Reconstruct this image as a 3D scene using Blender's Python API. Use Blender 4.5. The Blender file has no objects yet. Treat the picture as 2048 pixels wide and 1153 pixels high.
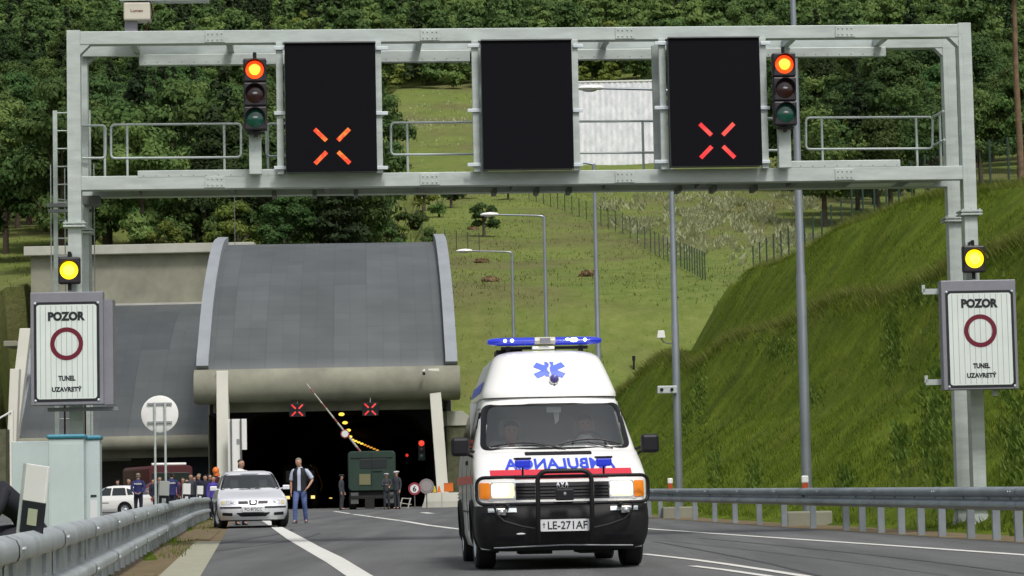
import bpy, bmesh, math, random
from math import sin, cos, pi, radians, atan2, sqrt
from mathutils import Vector, Matrix
random.seed(7)
C = bpy.context.scene.collection
# ---------------------------------------------------------------- camera
F = 5300.0; CX = 1024.0; CY = 576.5; HC = 0.8
TH = math.atan(413.5 / F); RO = radians(1.17)
fwd = Vector((0, cos(TH), sin(TH))); r0 = Vector((1, 0, 0)); u0 = Vector((0, -sin(TH), cos(TH)))
rt = r0 * cos(RO) - u0 * sin(RO); up = u0 * cos(RO) + r0 * sin(RO)
cam_d = bpy.data.cameras.new('camera'); cam = bpy.data.objects.new('camera', cam_d); C.objects.link(cam)
cam.matrix_world = Matrix(((rt.x, up.x, -fwd.x, 0), (rt.y, up.y, -fwd.y, 0), (rt.z, up.z, -fwd.z, HC), (0, 0, 0, 1)))
cam_d.sensor_width = 36; cam_d.lens = F / 2048 * 36; cam_d.clip_end = 4000; cam_d.clip_start = 0.1
bpy.context.scene.camera = cam
# ---------------------------------------------------------------- sky and sun
to_sun = Vector((0.28, -0.60, 1.0)).normalized()
elev = math.asin(to_sun.z); azim = atan2(to_sun.x, to_sun.y)
W = bpy.data.worlds.new('World'); bpy.context.scene.world = W; W.use_nodes = True
wn = W.node_tree; bg = wn.nodes['Background']
sk = wn.nodes.new('ShaderNodeTexSky'); sk.sky_type = 'NISHITA'; sk.sun_disc = False
sk.sun_elevation = elev; sk.sun_rotation = azim; sk.dust_density = 4.0; sk.air_density = 1.0; sk.ozone_density = 0.6
hs_ = wn.nodes.new('ShaderNodeHueSaturation'); hs_.inputs['Saturation'].default_value = .3; wn.links.new(sk.outputs[0], hs_.inputs['Color']); wn.links.new(hs_.outputs[0], bg.inputs[0]); bg.inputs[1].default_value = 0.115
sl = bpy.data.lights.new('sun', 'SUN'); sl.energy = 2.0; sl.angle = radians(11); sl.color = (1, 0.96, 0.9)
so = bpy.data.objects.new('sun', sl); C.objects.link(so); so.rotation_euler = to_sun.to_track_quat('Z', 'Y').to_euler()
vs = bpy.context.scene.view_settings
vs.view_transform = 'Standard'; vs.look = 'None'; vs.gamma = 1; vs.exposure = 0.15; vs.use_curve_mapping = False
cy = bpy.context.scene.cycles; cy.max_bounces = 6; cy.transparent_max_bounces = 12

# ---------------------------------------------------------------- pixel helpers (2048 x 1153 photograph)
def ray(px, py): return fwd + rt * ((px - CX) / F) - up * ((py - CY) / F)
CAM = Vector((0, 0, HC))
def P(px, py, D):
    r = ray(px, py); return CAM + r * (D / r.y)
def gz(Y):
    k = [(-50, -.22), (28.5, 0), (72, .15), (140, .2), (2000, .2)]
    for (a, za), (b, zb) in zip(k, k[1:]):
        if Y <= b: return za + (zb - za) * (Y - a) / (b - a) if Y > a else za
    return .2
def G(px, py):
    r = ray(px, py); D = 50.0
    for _ in range(30):
        z = gz(D); t = (z - HC) / r.z; D = D * .4 + .6 * min(400, t * r.y)
    return CAM + r * (D / r.y)
def lerp_tab(tab, v):
    if v <= tab[0][0]: return tab[0][1] + (tab[1][1]-tab[0][1])/(tab[1][0]-tab[0][0])*(v-tab[0][0])
    for (a, p), (b, q) in zip(tab, tab[1:]):
        if v <= b: return p + (q - p) * (v - a) / (b - a)
    (a, p), (b, q) = tab[-2:]
    return q + (q - p) / (b - a) * (v - b)

# ---------------------------------------------------------------- materials
def mat(name, col, rough=.6, metal=0., var=0., vscale=3., bump=0., bscale=20., col2=None, spec=.5, emit=None, estr=0, stretch=None, coat=0., rnd=0.):
    m = bpy.data.materials.new(name); m.use_nodes = True; nt = m.node_tree; b = nt.nodes['Principled BSDF']
    b.inputs['Base Color'].default_value = (*col, 1); b.inputs['Roughness'].default_value = rough; b.inputs['Metallic'].default_value = metal
    b.inputs['Specular IOR Level'].default_value = spec
    if coat: b.inputs['Coat Weight'].default_value = coat; b.inputs['Coat Roughness'].default_value = .06
    if emit: b.inputs['Emission Color'].default_value = (*emit, 1); b.inputs['Emission Strength'].default_value = estr
    L = nt.links.new
    if var or col2 or bump or rnd:
        tc = nt.nodes.new('ShaderNodeTexCoord'); mp = nt.nodes.new('ShaderNodeMapping'); L(tc.outputs['Object'], mp.inputs[0])
        if stretch: mp.inputs['Scale'].default_value = stretch
    if var or col2 or rnd:
        n = nt.nodes.new('ShaderNodeTexNoise'); n.inputs['Scale'].default_value = vscale; n.inputs['Detail'].default_value = 8; n.inputs['Roughness'].default_value = .62
        L(mp.outputs[0], n.inputs['Vector'])
        cr = nt.nodes.new('ShaderNodeValToRGB'); cr.color_ramp.elements[0].position = .32; cr.color_ramp.elements[1].position = .68
        c2 = col2 if col2 else tuple(c * (1 + var) for c in col); c1 = col if col2 else tuple(c * (1 - var) for c in col)
        cr.color_ramp.elements[0].color = (*c1, 1); cr.color_ramp.elements[1].color = (*c2, 1)
        L(n.outputs[0], cr.inputs[0]); out = cr.outputs[0]
        if rnd:
            oi = nt.nodes.new('ShaderNodeObjectInfo'); hs = nt.nodes.new('ShaderNodeHueSaturation')
            mr = nt.nodes.new('ShaderNodeMapRange'); mr.inputs[3].default_value = 1 - rnd; mr.inputs[4].default_value = 1 + rnd
            L(oi.outputs['Random'], mr.inputs[0]); L(mr.outputs[0], hs.inputs['Value'])
            mu = nt.nodes.new('ShaderNodeMath'); mu.operation = 'MULTIPLY'; mu.inputs[1].default_value = 7.31; L(oi.outputs['Random'], mu.inputs[0])
            fr = nt.nodes.new('ShaderNodeMath'); fr.operation = 'FRACT'; L(mu.outputs[0], fr.inputs[0])
            m2 = nt.nodes.new('ShaderNodeMapRange'); m2.inputs[3].default_value = .478; m2.inputs[4].default_value = .512
            L(fr.outputs[0], m2.inputs[0]); L(m2.outputs[0], hs.inputs['Hue']); L(out, hs.inputs['Color']); out = hs.outputs[0]
        L(out, b.inputs['Base Color'])
    if bump:
        n2 = nt.nodes.new('ShaderNodeTexNoise'); n2.inputs['Scale'].default_value = bscale; n2.inputs['Detail'].default_value = 6
        L(mp.outputs[0], n2.inputs['Vector']); bp = nt.nodes.new('ShaderNodeBump'); bp.inputs['Strength'].default_value = bump; bp.inputs['Distance'].default_value = .02
        L(n2.outputs[0], bp.inputs['Height']); L(bp.outputs[0], b.inputs['Normal'])
    return m
def leafmat(name, c1, c2, vscale=.35, rnd=.25, trans=.25):
    m = mat(name, c1, .75, col2=c2, vscale=vscale, rnd=rnd, spec=.15)
    nt = m.node_tree; b = nt.nodes['Principled BSDF']; out = nt.nodes['Material Output']
    tr = nt.nodes.new('ShaderNodeBsdfTranslucent'); mx = nt.nodes.new('ShaderNodeMixShader'); mx.inputs[0].default_value = trans
    src = b.inputs['Base Color'].links[0].from_socket
    nt.links.new(src, tr.inputs[0]); nt.links.new(b.outputs[0], mx.inputs[1]); nt.links.new(tr.outputs[0], mx.inputs[2]); nt.links.new(mx.outputs[0], out.inputs[0])
    return m
def glassmat(name, tint=(.5, .55, .55), alpha=.35, rough=.03):
    m = bpy.data.materials.new(name); m.use_nodes = True; nt = m.node_tree; nt.nodes.remove(nt.nodes['Principled BSDF'])
    o = nt.nodes['Material Output']; t = nt.nodes.new('ShaderNodeBsdfTransparent'); t.inputs[0].default_value = (*tint, 1)
    g = nt.nodes.new('ShaderNodeBsdfGlossy'); g.inputs['Roughness'].default_value = rough
    d = nt.nodes.new('ShaderNodeBsdfDiffuse'); d.inputs[0].default_value = (.10, .115, .115, 1)
    ge = nt.nodes.new('ShaderNodeNewGeometry'); vd = nt.nodes.new('ShaderNodeVectorMath'); vd.operation = 'DOT_PRODUCT'; nt.links.new(ge.outputs['Normal'], vd.inputs[0]); nt.links.new(ge.outputs['Incoming'], vd.inputs[1])
    def mth(op, a, b=None):
        x = nt.nodes.new('ShaderNodeMath'); x.operation = op
        for i, q in enumerate((a, b)):
            if q is None: continue
            if isinstance(q, (int, float)): x.inputs[i].default_value = q
            else: nt.links.new(q, x.inputs[i])
        return x
    fr = mth('MULTIPLY_ADD', mth('POWER', mth('SUBTRACT', 1.0, mth('ABSOLUTE', vd.outputs['Value']).outputs[0]).outputs[0], 5.0).outputs[0], .90); fr.inputs[2].default_value = .22
    ad = nt.nodes.new('ShaderNodeMath'); ad.operation = 'ADD'; ad.inputs[1].default_value = alpha; ad.use_clamp = True
    m1 = nt.nodes.new('ShaderNodeMixShader'); m2 = nt.nodes.new('ShaderNodeMixShader'); m2.inputs[0].default_value = .10
    L = nt.links.new; L(fr.outputs[0], ad.inputs[0]); L(ad.outputs[0], m1.inputs[0]); L(t.outputs[0], m1.inputs[1]); L(g.outputs[0], m1.inputs[2])
    L(m1.outputs[0], m2.inputs[1]); L(d.outputs[0], m2.inputs[2]); L(m2.outputs[0], o.inputs[0])
    return m
M = {}
M['galv'] = mat('galvanised', (.46, .51, .495), .5, .15, var=.16, vscale=1.5, bump=.05, bscale=30, stretch=(1, 1, 4))
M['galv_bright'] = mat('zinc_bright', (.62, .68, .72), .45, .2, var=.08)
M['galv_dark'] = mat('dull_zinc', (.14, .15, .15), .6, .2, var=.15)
M['rail'] = mat('rail_zinc', (.29, .33, .37), .42, .35, var=.25, vscale=1.2, bump=.1, bscale=6)
M['rail_l'] = mat('rail_zinc_light', (.40, .44, .46), .5, .2, var=.22, vscale=2.2, bump=.12, bscale=9)
M['pole'] = mat('pole_zinc', (.27, .30, .33), .38, .55, var=.15, vscale=.8)
M['black'] = mat('black_plastic', (.008, .008, .011), .5, spec=.35)
M['screen'] = mat('display_glass', (.0035, .0035, .0065), .75, var=.2, vscale=40, spec=.12)
M['rubber'] = mat('rubber', (.012, .012, .012), .75, var=.2, vscale=12)
M['white'] = mat('white_paint', (.82, .82, .80), .32, coat=.5, var=.03, vscale=2)
M['amb_white'] = mat('van_white', (.84, .84, .825), .32, coat=.6, var=.04, vscale=2.5)
M['silver'] = mat('silver_paint', (.72, .74, .78), .35, .2, coat=.6)
M['dkbumper'] = mat('dark_bumper', (.011, .011, .012), .6, var=.3, vscale=4, spec=.3)
M['grey_trim'] = mat('grey_trim', (.28, .29, .31), .5)
M['glass'] = glassmat('car_glass', (.92, .94, .93), .0)
M['darkglass'] = mat('dark_glass', (.02, .026, .028), .06, spec=.8)
M['chrome'] = mat('chrome', (.75, .76, .78), .12, 1.0)
M['lensclear'] = mat('lens_clear', (.6, .62, .66), .12, .5)
M['lamp_on'] = mat('headlamp_glow', (1, .97, .85), .3, emit=(1, .72, .22), estr=1.15)
M['lamp_core'] = mat('headlamp_core', (1, 1, .9), .3, emit=(1, .93, .68), estr=9)
M['amber'] = mat('amber_lens', (.75, .22, .01), .25, emit=(1, .25, .02), estr=.12)
M['blue'] = mat('blue_lens', (.015, .03, .42), .12, emit=(.02, .05, .9), estr=.25, coat=.6)
M['blueflash'] = mat('blue_flash', (.6, .8, 1), .2, emit=(.55, .8, 1), estr=4)
M['bluepaint'] = mat('blue_film', (.03, .07, .62), .4)
M['redpaint'] = mat('red_film', (.62, .035, .06), .4)
M['ink'] = mat('black_print', (.012, .014, .02), .5)
M['redsign'] = mat('crimson_print', (.14, .004, .022), .5)
M['signwhite'] = mat('sign_white', (.70, .76, .74), .4, var=.05, vscale=2)
M['signgrey'] = mat('sign_grey', (.24, .24, .28), .5, .2, var=.08)
M['plate'] = mat('plate_white', (.68, .69, .72), .4)
M['cab'] = mat('cabinet_grey', (.50, .58, .59), .5, var=.07, vscale=1.2, bump=.04)
M['teal'] = mat('teal_lid', (.05, .24, .34), .4, var=.15)
M['conc'] = mat('beige_concrete', (.225, .225, .175), .8, var=.22, vscale=.5, bump=.25, bscale=8)
M['conc_l'] = mat('light_concrete', (.42, .42, .37), .8, var=.12, vscale=.7)
M['fin'] = mat('grey_concrete', (.25, .275, .30), .75, var=.1, vscale=.5)
M['pillar'] = mat('white_pillar', (.72, .71, .64), .6, var=.06, vscale=.5)
M['dark'] = mat('tunnel_shade', (.010, .010, .012), .95)  # near-black base colour paints in the shade of the tunnel interior
M['darkwall'] = mat('shaded_wall', (.07, .068, .064), .9, var=.2)  # wall colour darkened for the shade under the portals
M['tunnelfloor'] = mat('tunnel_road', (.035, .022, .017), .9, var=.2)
M['soil'] = mat('soil', (.10, .072, .035), .95, col2=(.19, .145, .075), vscale=3, bump=.5, bscale=14)
M['gutter'] = mat('gutter_concrete', (.27, .27, .20), .85, col2=(.36, .36, .27), vscale=5, bump=.2)
M['paint'] = mat('road_paint', (.74, .74, .70), .6, col2=(.60, .60, .56), vscale=9, bump=.1)
M['bark'] = mat('bark', (.07, .052, .036), .9, var=.3, vscale=4)
M['greenpost'] = mat('green_post', (.015, .04, .025), .6)
M['hay'] = mat('dry_hay', (.17, .115, .055), .95, var=.4, vscale=2.5, bump=.6, bscale=5)
M['truckgreen'] = mat('army_green', (.013, .036, .025), .6, var=.15, vscale=1)
M['orange'] = mat('orange_plastic', (.75, .17, .02), .5)
M['skin'] = mat('skin', (.42, .24, .17), .55)
M['firered'] = mat('fire_red', (.065, .006, .010), .6)
M['sheet'] = mat('white_sheeting', (.90, .91, .94), .5, col2=(.60, .62, .68), vscale=.8, stretch=(1.3, 1, .8), bump=.8, bscale=1.0)

# ---------------------------------------------------------------- object helpers
def tag(o, label=None, cat=None, group=None, kind=None):
    if label: o['label'] = label
    if cat: o['category'] = cat
    if group: o['group'] = group
    if kind: o['kind'] = kind
    return o
def thing(name, label, cat, loc=(0, 0, 0), rz=0, group=None):
    o = bpy.data.objects.new(name, None); C.objects.link(o); o.location = loc; o.rotation_euler = (0, 0, rz); o.empty_display_size = .3
    return tag(o, label, cat, group)
def kids(o): return [c for c in C.objects if c.parent == o]
def copy_tree(o, parent=None, cache=None):
    c = o.copy(); C.objects.link(c); c.parent = parent
    for ch in kids(o): copy_tree(ch, c)
    return c
class MB:
    def __init__(s): s.v = []; s.f = []; s.m = []; s.T = None
    def pt(s, p):
        p = Vector(p)
        if s.T is not None: p = s.T @ p
        s.v.append(p); return len(s.v) - 1
    def face(s, ids, m=0): s.f.append(tuple(ids)); s.m.append(m)
    def box(s, c, sz, m=0, R=None):
        c = Vector(c); ids = []
        for dz in (-.5, .5):
            for dx, dy in ((-.5, -.5), (.5, -.5), (.5, .5), (-.5, .5)):
                p = Vector((dx * sz[0], dy * sz[1], dz * sz[2]))
                if R is not None: p = R @ p
                ids.append(s.pt(c + p))
        a = ids
        for q in ((3, 2, 1, 0), (4, 5, 6, 7), (0, 1, 5, 4), (1, 2, 6, 5), (2, 3, 7, 6), (3, 0, 4, 7)): s.face([a[i] for i in q], m)
        return s
    def box2(s, a, b, m=0):
        return s.box([(a[i] + b[i]) / 2 for i in range(3)], [abs(b[i] - a[i]) for i in range(3)], m)
    def bar(s, p, q, w, h, m=0, upv=(0, 0, 1)):
        p = Vector(p); q = Vector(q); d = (q - p); L = d.length; d.normalize(); upv = Vector(upv)
        if abs(d.dot(upv)) > .99: upv = Vector((0, 1, 0))
        x = d.cross(upv).normalized(); z = x.cross(d)
        R = Matrix((x, d, z)).transposed(); return s.box((p + q) / 2, (w, L, h), m, R)
    def tube(s, path, r, n=8, m=0, close=False, caps=True, rs=None):
        path = [Vector(p) for p in path]; N = len(path); rings = []; prev = None
        for i, p in enumerate(path):
            if close: d = path[(i + 1) % N] - path[i - 1]
            else: d = path[min(i + 1, N - 1)] - path[max(i - 1, 0)]
            d.normalize()
            if prev is None:
                a = Vector((0, 0, 1)) if abs(d.z) < .9 else Vector((1, 0, 0)); x = d.cross(a).normalized()
            else: x = (prev - d * prev.dot(d)).normalized()
            prev = x; y = d.cross(x); rr = rs[i] if rs else r
            rings.append([s.pt(p + (x * cos(2 * pi * k / n) + y * sin(2 * pi * k / n)) * rr) for k in range(n)])
        for i in range(N if close else N - 1):
            a = rings[i]; b = rings[(i + 1) % N]
            for k in range(n): s.face((a[k], a[(k + 1) % n], b[(k + 1) % n], b[k]), m)
        if caps and not close: s.face(rings[0][::-1], m); s.face(rings[-1], m)
        return s
    def cyl(s, p, q, r, n=16, m=0, r2=None): return s.tube([p, q], r, n, m, rs=[r, r if r2 is None else r2])
    def grid(s, rows, m=0, closeu=False):
        ids = [[s.pt(p) for p in r] for r in rows]
        for a, b in zip(ids, ids[1:]):
            n = len(a)
            for k in range(n if closeu else n - 1): s.face((a[k], a[(k + 1) % n], b[(k + 1) % n], b[k]), m)
        return ids
    def poly(s, pts, m=0, thick=None):
        ids = [s.pt(p) for p in pts]; s.face(ids, m)
        if thick is not None:
            t = Vector(thick); jd = [s.pt(Vector(p) + t) for p in pts]; s.face(jd[::-1], m); n = len(ids)
            for k in range(n): s.face((ids[(k + 1) % n], ids[k], jd[k], jd[(k + 1) % n]), m)
        return s
    def ell(s, c, r, nu=14, nv=9, m=0):
        c = Vector(c); r = (r, r, r) if not hasattr(r, '__len__') else r
        rows = []
        for i in range(nv + 1):
            a = -pi / 2 + pi * i / nv; ca = max(cos(a), .001)
            rows.append([c + Vector((r[0] * ca * cos(2 * pi * k / nu), r[1] * ca * sin(2 * pi * k / nu), r[2] * sin(a))) for k in range(nu)])
        s.grid(rows, m, True); return s
    def add2d(s, vf, fn, m=0):
        vs_, fs = vf; base = [s.pt(fn(x, y)) for x, y in vs_]
        for f in fs: s.face([base[i] for i in f], m)
    def build(s, name, mats, parent=None, smooth=None, bevel=0, fixn=True):
        me = bpy.data.meshes.new(name); me.from_pydata([tuple(v) for v in s.v], [], s.f)
        if not isinstance(mats, (list, tuple)): mats = [mats]
        for m_ in mats: me.materials.append(M[m_] if isinstance(m_, str) else m_)
        if len(mats) > 1: me.polygons.foreach_set('material_index', s.m)
        if fixn:
            bm = bmesh.new(); bm.from_mesh(me); bmesh.ops.recalc_face_normals(bm, faces=bm.faces); bm.to_mesh(me); bm.free()
        if smooth is not None:
            me.polygons.foreach_set('use_smooth', [True] * len(me.polygons))
            me.set_sharp_from_angle(angle=radians(smooth))
        o = bpy.data.objects.new(name, me); C.objects.link(o); o.parent = parent
        if bevel:
            b = o.modifiers.new('bevel', 'BEVEL'); b.width = bevel; b.segments = 2; b.limit_method = 'ANGLE'; b.angle_limit = radians(40)
        return o
_tc = {}
def text2d(body, height, width=None, bold=.012, spacing=1.0):
    key = (body, bold, spacing)
    if key not in _tc:
        cu = bpy.data.curves.new('t', 'FONT'); cu.body = body; cu.size = 1; cu.offset = bold; cu.resolution_u = 3; cu.space_character = spacing
        ob = bpy.data.objects.new('t', cu); C.objects.link(ob); bpy.context.view_layer.update()
        dg = bpy.context.evaluated_depsgraph_get(); me = ob.evaluated_get(dg).to_mesh()
        v = [(p.co.x, p.co.y) for p in me.vertices]; f = [tuple(p.vertices) for p in me.polygons]
        ob.evaluated_get(dg).to_mesh_clear(); bpy.data.objects.remove(ob); bpy.data.curves.remove(cu)
        _tc[key] = (v, f)
    v, f = _tc[key]; xs = [p[0] for p in v]; ys = [p[1] for p in v]
    w0 = max(xs) - min(xs); h0 = max(ys) - min(ys); cx = (max(xs) + min(xs)) / 2; cy_ = (max(ys) + min(ys)) / 2
    sy = height / h0; sx = width / w0 if width else sy
    return [((x - cx) * sx, (y - cy_) * sy) for x, y in v], f
def rrect(w, h, r, n=5):
    pts = []
    for cx, cy_, a in ((w / 2 - r, h / 2 - r, 0), (-w / 2 + r, h / 2 - r, pi / 2), (-w / 2 + r, -h / 2 + r, pi), (w / 2 - r, -h / 2 + r, 1.5 * pi)):
        for k in range(n + 1): pts.append((cx + r * cos(a + pi / 2 * k / n), cy_ + r * sin(a + pi / 2 * k / n)))
    return pts
def corner_path(pts, r, n=4):
    out = []; N = len(pts); pts = [Vector(p) for p in pts]
    for i in range(N):
        a, b, c = pts[i - 1], pts[i], pts[(i + 1) % N]
        p = b + (a - b).normalized() * r; q = b + (c - b).normalized() * r
        for k in range(n + 1):
            t = k / n; out.append(p * (1 - t) ** 2 + b * 2 * t * (1 - t) + q * t * t)
    return out
# ================================================================ ground, road, hill
RR = [(-20, 12.2), (20, 8.36), (38, 6.6), (49.4, 5.4), (69, 3.5), (83, 2.0), (98, .45), (113, -.9), (135, -2.6), (160, -4.2), (200, -6)]
RL = [(-20, -.2), (10, -2.6), (16, -3.1), (34, -4.9), (47, -6.2), (64, -7.9), (80, -9.5), (96, -11.0), (125, -13.8), (160, -17.3), (200, -19.6)]
def xr(Y): return lerp_tab(RR, Y)
def xl(Y): return lerp_tab(RL, Y)
HY = [(165, 1000), (176, 850), (188, 620), (196, 572), (215, 540), (250, 488), (320, 400), (420, 310), (550, 165), (700, 60), (900, -60), (1100, -130)]
def vn(x, y):  # cheap smooth value noise
    def h(i, j): return (sin(i * 127.1 + j * 311.7) * 43758.5453) % 1
    i, j = math.floor(x), math.floor(y); fx, fy = x - i, y - j; fx = fx * fx * (3 - 2 * fx); fy = fy * fy * (3 - 2 * fy)
    return (h(i, j) * (1 - fx) + h(i + 1, j) * fx) * (1 - fy) + (h(i, j + 1) * (1 - fx) + h(i + 1, j + 1) * fx) * fy
def hill(X, Y):
    if Y < 160: return -50
    return HC + (990 - lerp_tab(HY, Y)) * Y / F
def bank(X, Y):
    e = X - xr(Y) - 1.0
    if e <= 0: return gz(Y)
    w = .5 * (vn(X * .3, Y * .12) - .5) * min(1, e)
    top = lerp_tab([(30, 8.0), (60, 9.6), (93, 11.3), (116, 12.8), (135, 12.8), (148, 13.0), (159, 13.2), (167, 11.6), (176, 9.6), (185, 6), (200, 0), (1200, -400)], Y) + .35 * (vn(Y * .07, 3) - .5)
    t1 = 6.35 - max(0, Y - 125) * .05 + .5 * (vn(Y * .11, 9) - .5) - max(0, 60 - Y) * .015
    tab = [(0, gz(Y)), (.5, gz(Y) + .1), (4.5, gz(Y) + 2.9), (6.2, t1 - 1.15), (6.95, t1 + .1), (7.3, t1 + .18), (9.6, t1 + .22), (12.5, t1 + 2.0), (16.0, top), (17.2, top + .45), (60, top + 3), (300, top + 10)]
    z = lerp_tab(tab, e) + w
    return z
def terr(X, Y):
    b = bank(X, Y)
    inp = -35.7 < X + .054 * (Y - 160) < -3.6
    if inp: h = hill(X, Y) - 1.5 if Y > (209 if X + .054 * (Y - 185) < -19.2 else 189.5) else -50
    else: h = hill(X, Y)
    n = 1.6 * (vn(X * .06, Y * .05) - .5) * max(0, min(1, (Y - 185) / 40))
    if X < xl(Y) - .2 and Y < 200: b = gz(Y) - .03
    if X < -38 and Y < 205: b = max(b, gz(Y) + (-38 - X) * .35)
    return max(b, h + n) 
def adaptive(a, b, step): 
    out = [a]
    while out[-1] < b: out.append(min(b, out[-1] + step(out[-1])))
    return out
Ys = adaptive(-20, 1000, lambda y: 2.0 if y < 150 else (1.5 if y < 215 else (6 if y < 420 else 14)))
gm = MB(); rows = []
NX = 190
for Y in Ys:
    halfw = 60 + max(0, Y) * .30
    r_ = []
    for k in range(NX + 1):
        t = -1 + 2 * k / NX; X = xr(Y) * max(0, 1 - max(0, Y - 120) / 80) + halfw * (abs(t) ** 1.7) * (1 if t > 0 else -1)
        z = terr(X, Y)
        if xl(Y) + .25 < X < xr(Y) + .9 and Y < 190: z -= .05
        r_.append(Vector((X, Y, z)))
    rows.append(r_)
ids = [[gm.pt(p) for p in r] for r in rows]
for j in range(len(ids) - 1):
    for k in range(NX):
        q = [rows[j][k], rows[j][k + 1], rows[j + 1][k + 1], rows[j + 1][k]]
        c = (q[0] + q[1] + q[2] + q[3]) / 4; XX = c.x + .054 * (c.y - 160)
        if -34.6 < XX < -4.6 and 187 < c.y < 212 and max(p.z for p in q) - min(p.z for p in q) > 6: continue
        gm.face((ids[j][k], ids[j][k + 1], ids[j + 1][k + 1], ids[j + 1][k]))
def grassmat(name):
    m = bpy.data.materials.new(name); m.use_nodes = True; nt = m.node_tree; b = nt.nodes['Principled BSDF']; L = nt.links.new
    b.inputs['Roughness'].default_value = .95; b.inputs['Specular IOR Level'].default_value = .1
    tc = nt.nodes.new('ShaderNodeTexCoord')
    def noise(sc, det=8, stretch=None, rough=.6):
        mp = nt.nodes.new('ShaderNodeMapping'); L(tc.outputs['Object'], mp.inputs[0])
        if stretch: mp.inputs['Scale'].default_value = stretch
        n = nt.nodes.new('ShaderNodeTexNoise'); n.inputs['Scale'].default_value = sc; n.inputs['Detail'].default_value = det; n.inputs['Roughness'].default_value = rough
        L(mp.outputs[0], n.inputs['Vector']); return n.outputs[0]
    def ramp(src, stops):
        r = nt.nodes.new('ShaderNodeValToRGB'); e = r.color_ramp.elements
        while len(e) < len(stops): e.new(.5)
        for k, (p, c) in enumerate(stops): e[k].position = p; e[k].color = (*c, 1)
        L(src, r.inputs[0]); return r.outputs[0]
    def mix(f, a, c, mode='MIX'):
        x = nt.nodes.new('ShaderNodeMix'); x.data_type = 'RGBA'; x.blend_type = mode
        if isinstance(f, float): x.inputs[0].default_value = f
        else: L(f, x.inputs[0])
        L(a, x.inputs[6]); L(c, x.inputs[7]); return x.outputs[2]
    def rng(axis, a, c):
        sp = nt.nodes.new('ShaderNodeSeparateXYZ'); L(tc.outputs['Object'], sp.inputs[0])
        mr = nt.nodes.new('ShaderNodeMapRange'); mr.inputs[1].default_value = a; mr.inputs[2].default_value = c; mr.clamp = True
        L(sp.outputs[axis], mr.inputs[0]); return mr.outputs[0]
    near = ramp(noise(.55, 9, None, .68), [(.30, (.048, .080, .006)), (.5, (.095, .142, .010)), (.7, (.155, .20, .020))])
    near = mix(ramp(noise(.28, 6), [(.48, (0, 0, 0)), (.66, (.35, .35, .35))]), near, ramp(noise(1.2), [(.35, (.055, .058, .016)), (.7, (.11, .105, .035))]))
    far = ramp(noise(.11), [(.3, (.095, .15, .024)), (.52, (.15, .20, .040)), (.75, (.215, .24, .065))])
    far = mix(.45, far, ramp(noise(.9), [(.3, (.06, .095, .018)), (.7, (.21, .225, .085))]))
    brown = ramp(noise(.5), [(.35, (.11, .10, .045)), (.7, (.16, .15, .07))])
    nb = ramp(noise(.05, 5), [(.46, (0, 0, 0)), (.6, (.7, .7, .7))])
    far = mix(nb, far, brown)
    col = mix(rng(1, 155, 172), near, far)
    L(col, b.inputs['Base Color'])
    bp = nt.nodes.new('ShaderNodeBump'); bp.inputs['Strength'].default_value = .7; bp.inputs['Distance'].default_value = .25
    L(noise(2.2, 10, None, .7), bp.inputs['Height']); L(bp.outputs[0], b.inputs['Normal'])
    return m
M['grass'] = grassmat('grass_ground')
g = gm.build('ground', 'grass', smooth=60); tag(g, kind='structure')

def strip(name, fl, fr, y0, y1, lift, m, step=2.0, nx=1, kind='structure'):
    mb = MB(); rows = []; Y = y0
    while Y <= y1 + 1e-6:
        a, b = fl(Y), fr(Y); rows.append([Vector((a + (b - a) * k / nx, Y, gz(Y) + lift)) for k in range(nx + 1)]); Y += step
    mb.grid(rows); o = mb.build(name, m, smooth=60); tag(o, kind=kind); return o
def asphaltmat():
    m = mat('asphalt', (.088, .091, .094), .8, col2=(.135, .138, .140), vscale=.45, bump=.35, bscale=60, stretch=(1.6, .25, 1), spec=.4)
    nt = m.node_tree; b = nt.nodes['Principled BSDF']; src = b.inputs['Base Color'].links[0].from_socket
    n = nt.nodes.new('ShaderNodeTexNoise'); n.inputs['Scale'].default_value = 45; n.inputs['Detail'].default_value = 4
    tc = nt.nodes.new('ShaderNodeTexCoord'); nt.links.new(tc.outputs['Object'], n.inputs['Vector'])
    mr = nt.nodes.new('ShaderNodeMapRange'); mr.inputs[1].default_value = .3; mr.inputs[2].default_value = .7; mr.inputs[3].default_value = .8; mr.inputs[4].default_value = 1.2
    nt.links.new(n.outputs[0], mr.inputs[0]); hs = nt.nodes.new('ShaderNodeHueSaturation'); nt.links.new(mr.outputs[0], hs.inputs['Value'])
    n3 = nt.nodes.new('ShaderNodeTexNoise'); n3.inputs['Scale'].default_value = 1.0; n3.inputs['Detail'].default_value = 5; mp = nt.nodes.new('ShaderNodeMapping'); mp.inputs['Scale'].default_value = (1.5, .035, 1); mp.inputs['Rotation'].default_value = (0, 0, -.11)
    nt.links.new(tc.outputs['Object'], mp.inputs[0]); nt.links.new(mp.outputs[0], n3.inputs['Vector']); m3 = nt.nodes.new('ShaderNodeMapRange'); m3.inputs[1].default_value = .35; m3.inputs[2].default_value = .65; m3.inputs[3].default_value = .78; m3.inputs[4].default_value = 1.12
    nt.links.new(n3.outputs[0], m3.inputs[0]); h2 = nt.nodes.new('ShaderNodeHueSaturation'); nt.links.new(m3.outputs[0], h2.inputs['Value'])
    nt.links.new(src, hs.inputs['Color']); nt.links.new(hs.outputs[0], h2.inputs['Color']); nt.links.new(h2.outputs[0], b.inputs['Base Color']); return m
M['asphalt'] = asphaltmat()
strip('road', lambda Y: xl(Y) + (.95 if Y < 160 else .6), lambda Y: xr(Y) - .12, -20, 162, 0, 'asphalt', nx=6)
strip('left_carriageway', lambda Y: -34, lambda Y: xl(Y) - .6, 58, 186, -.012, 'asphalt', nx=4)
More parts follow.
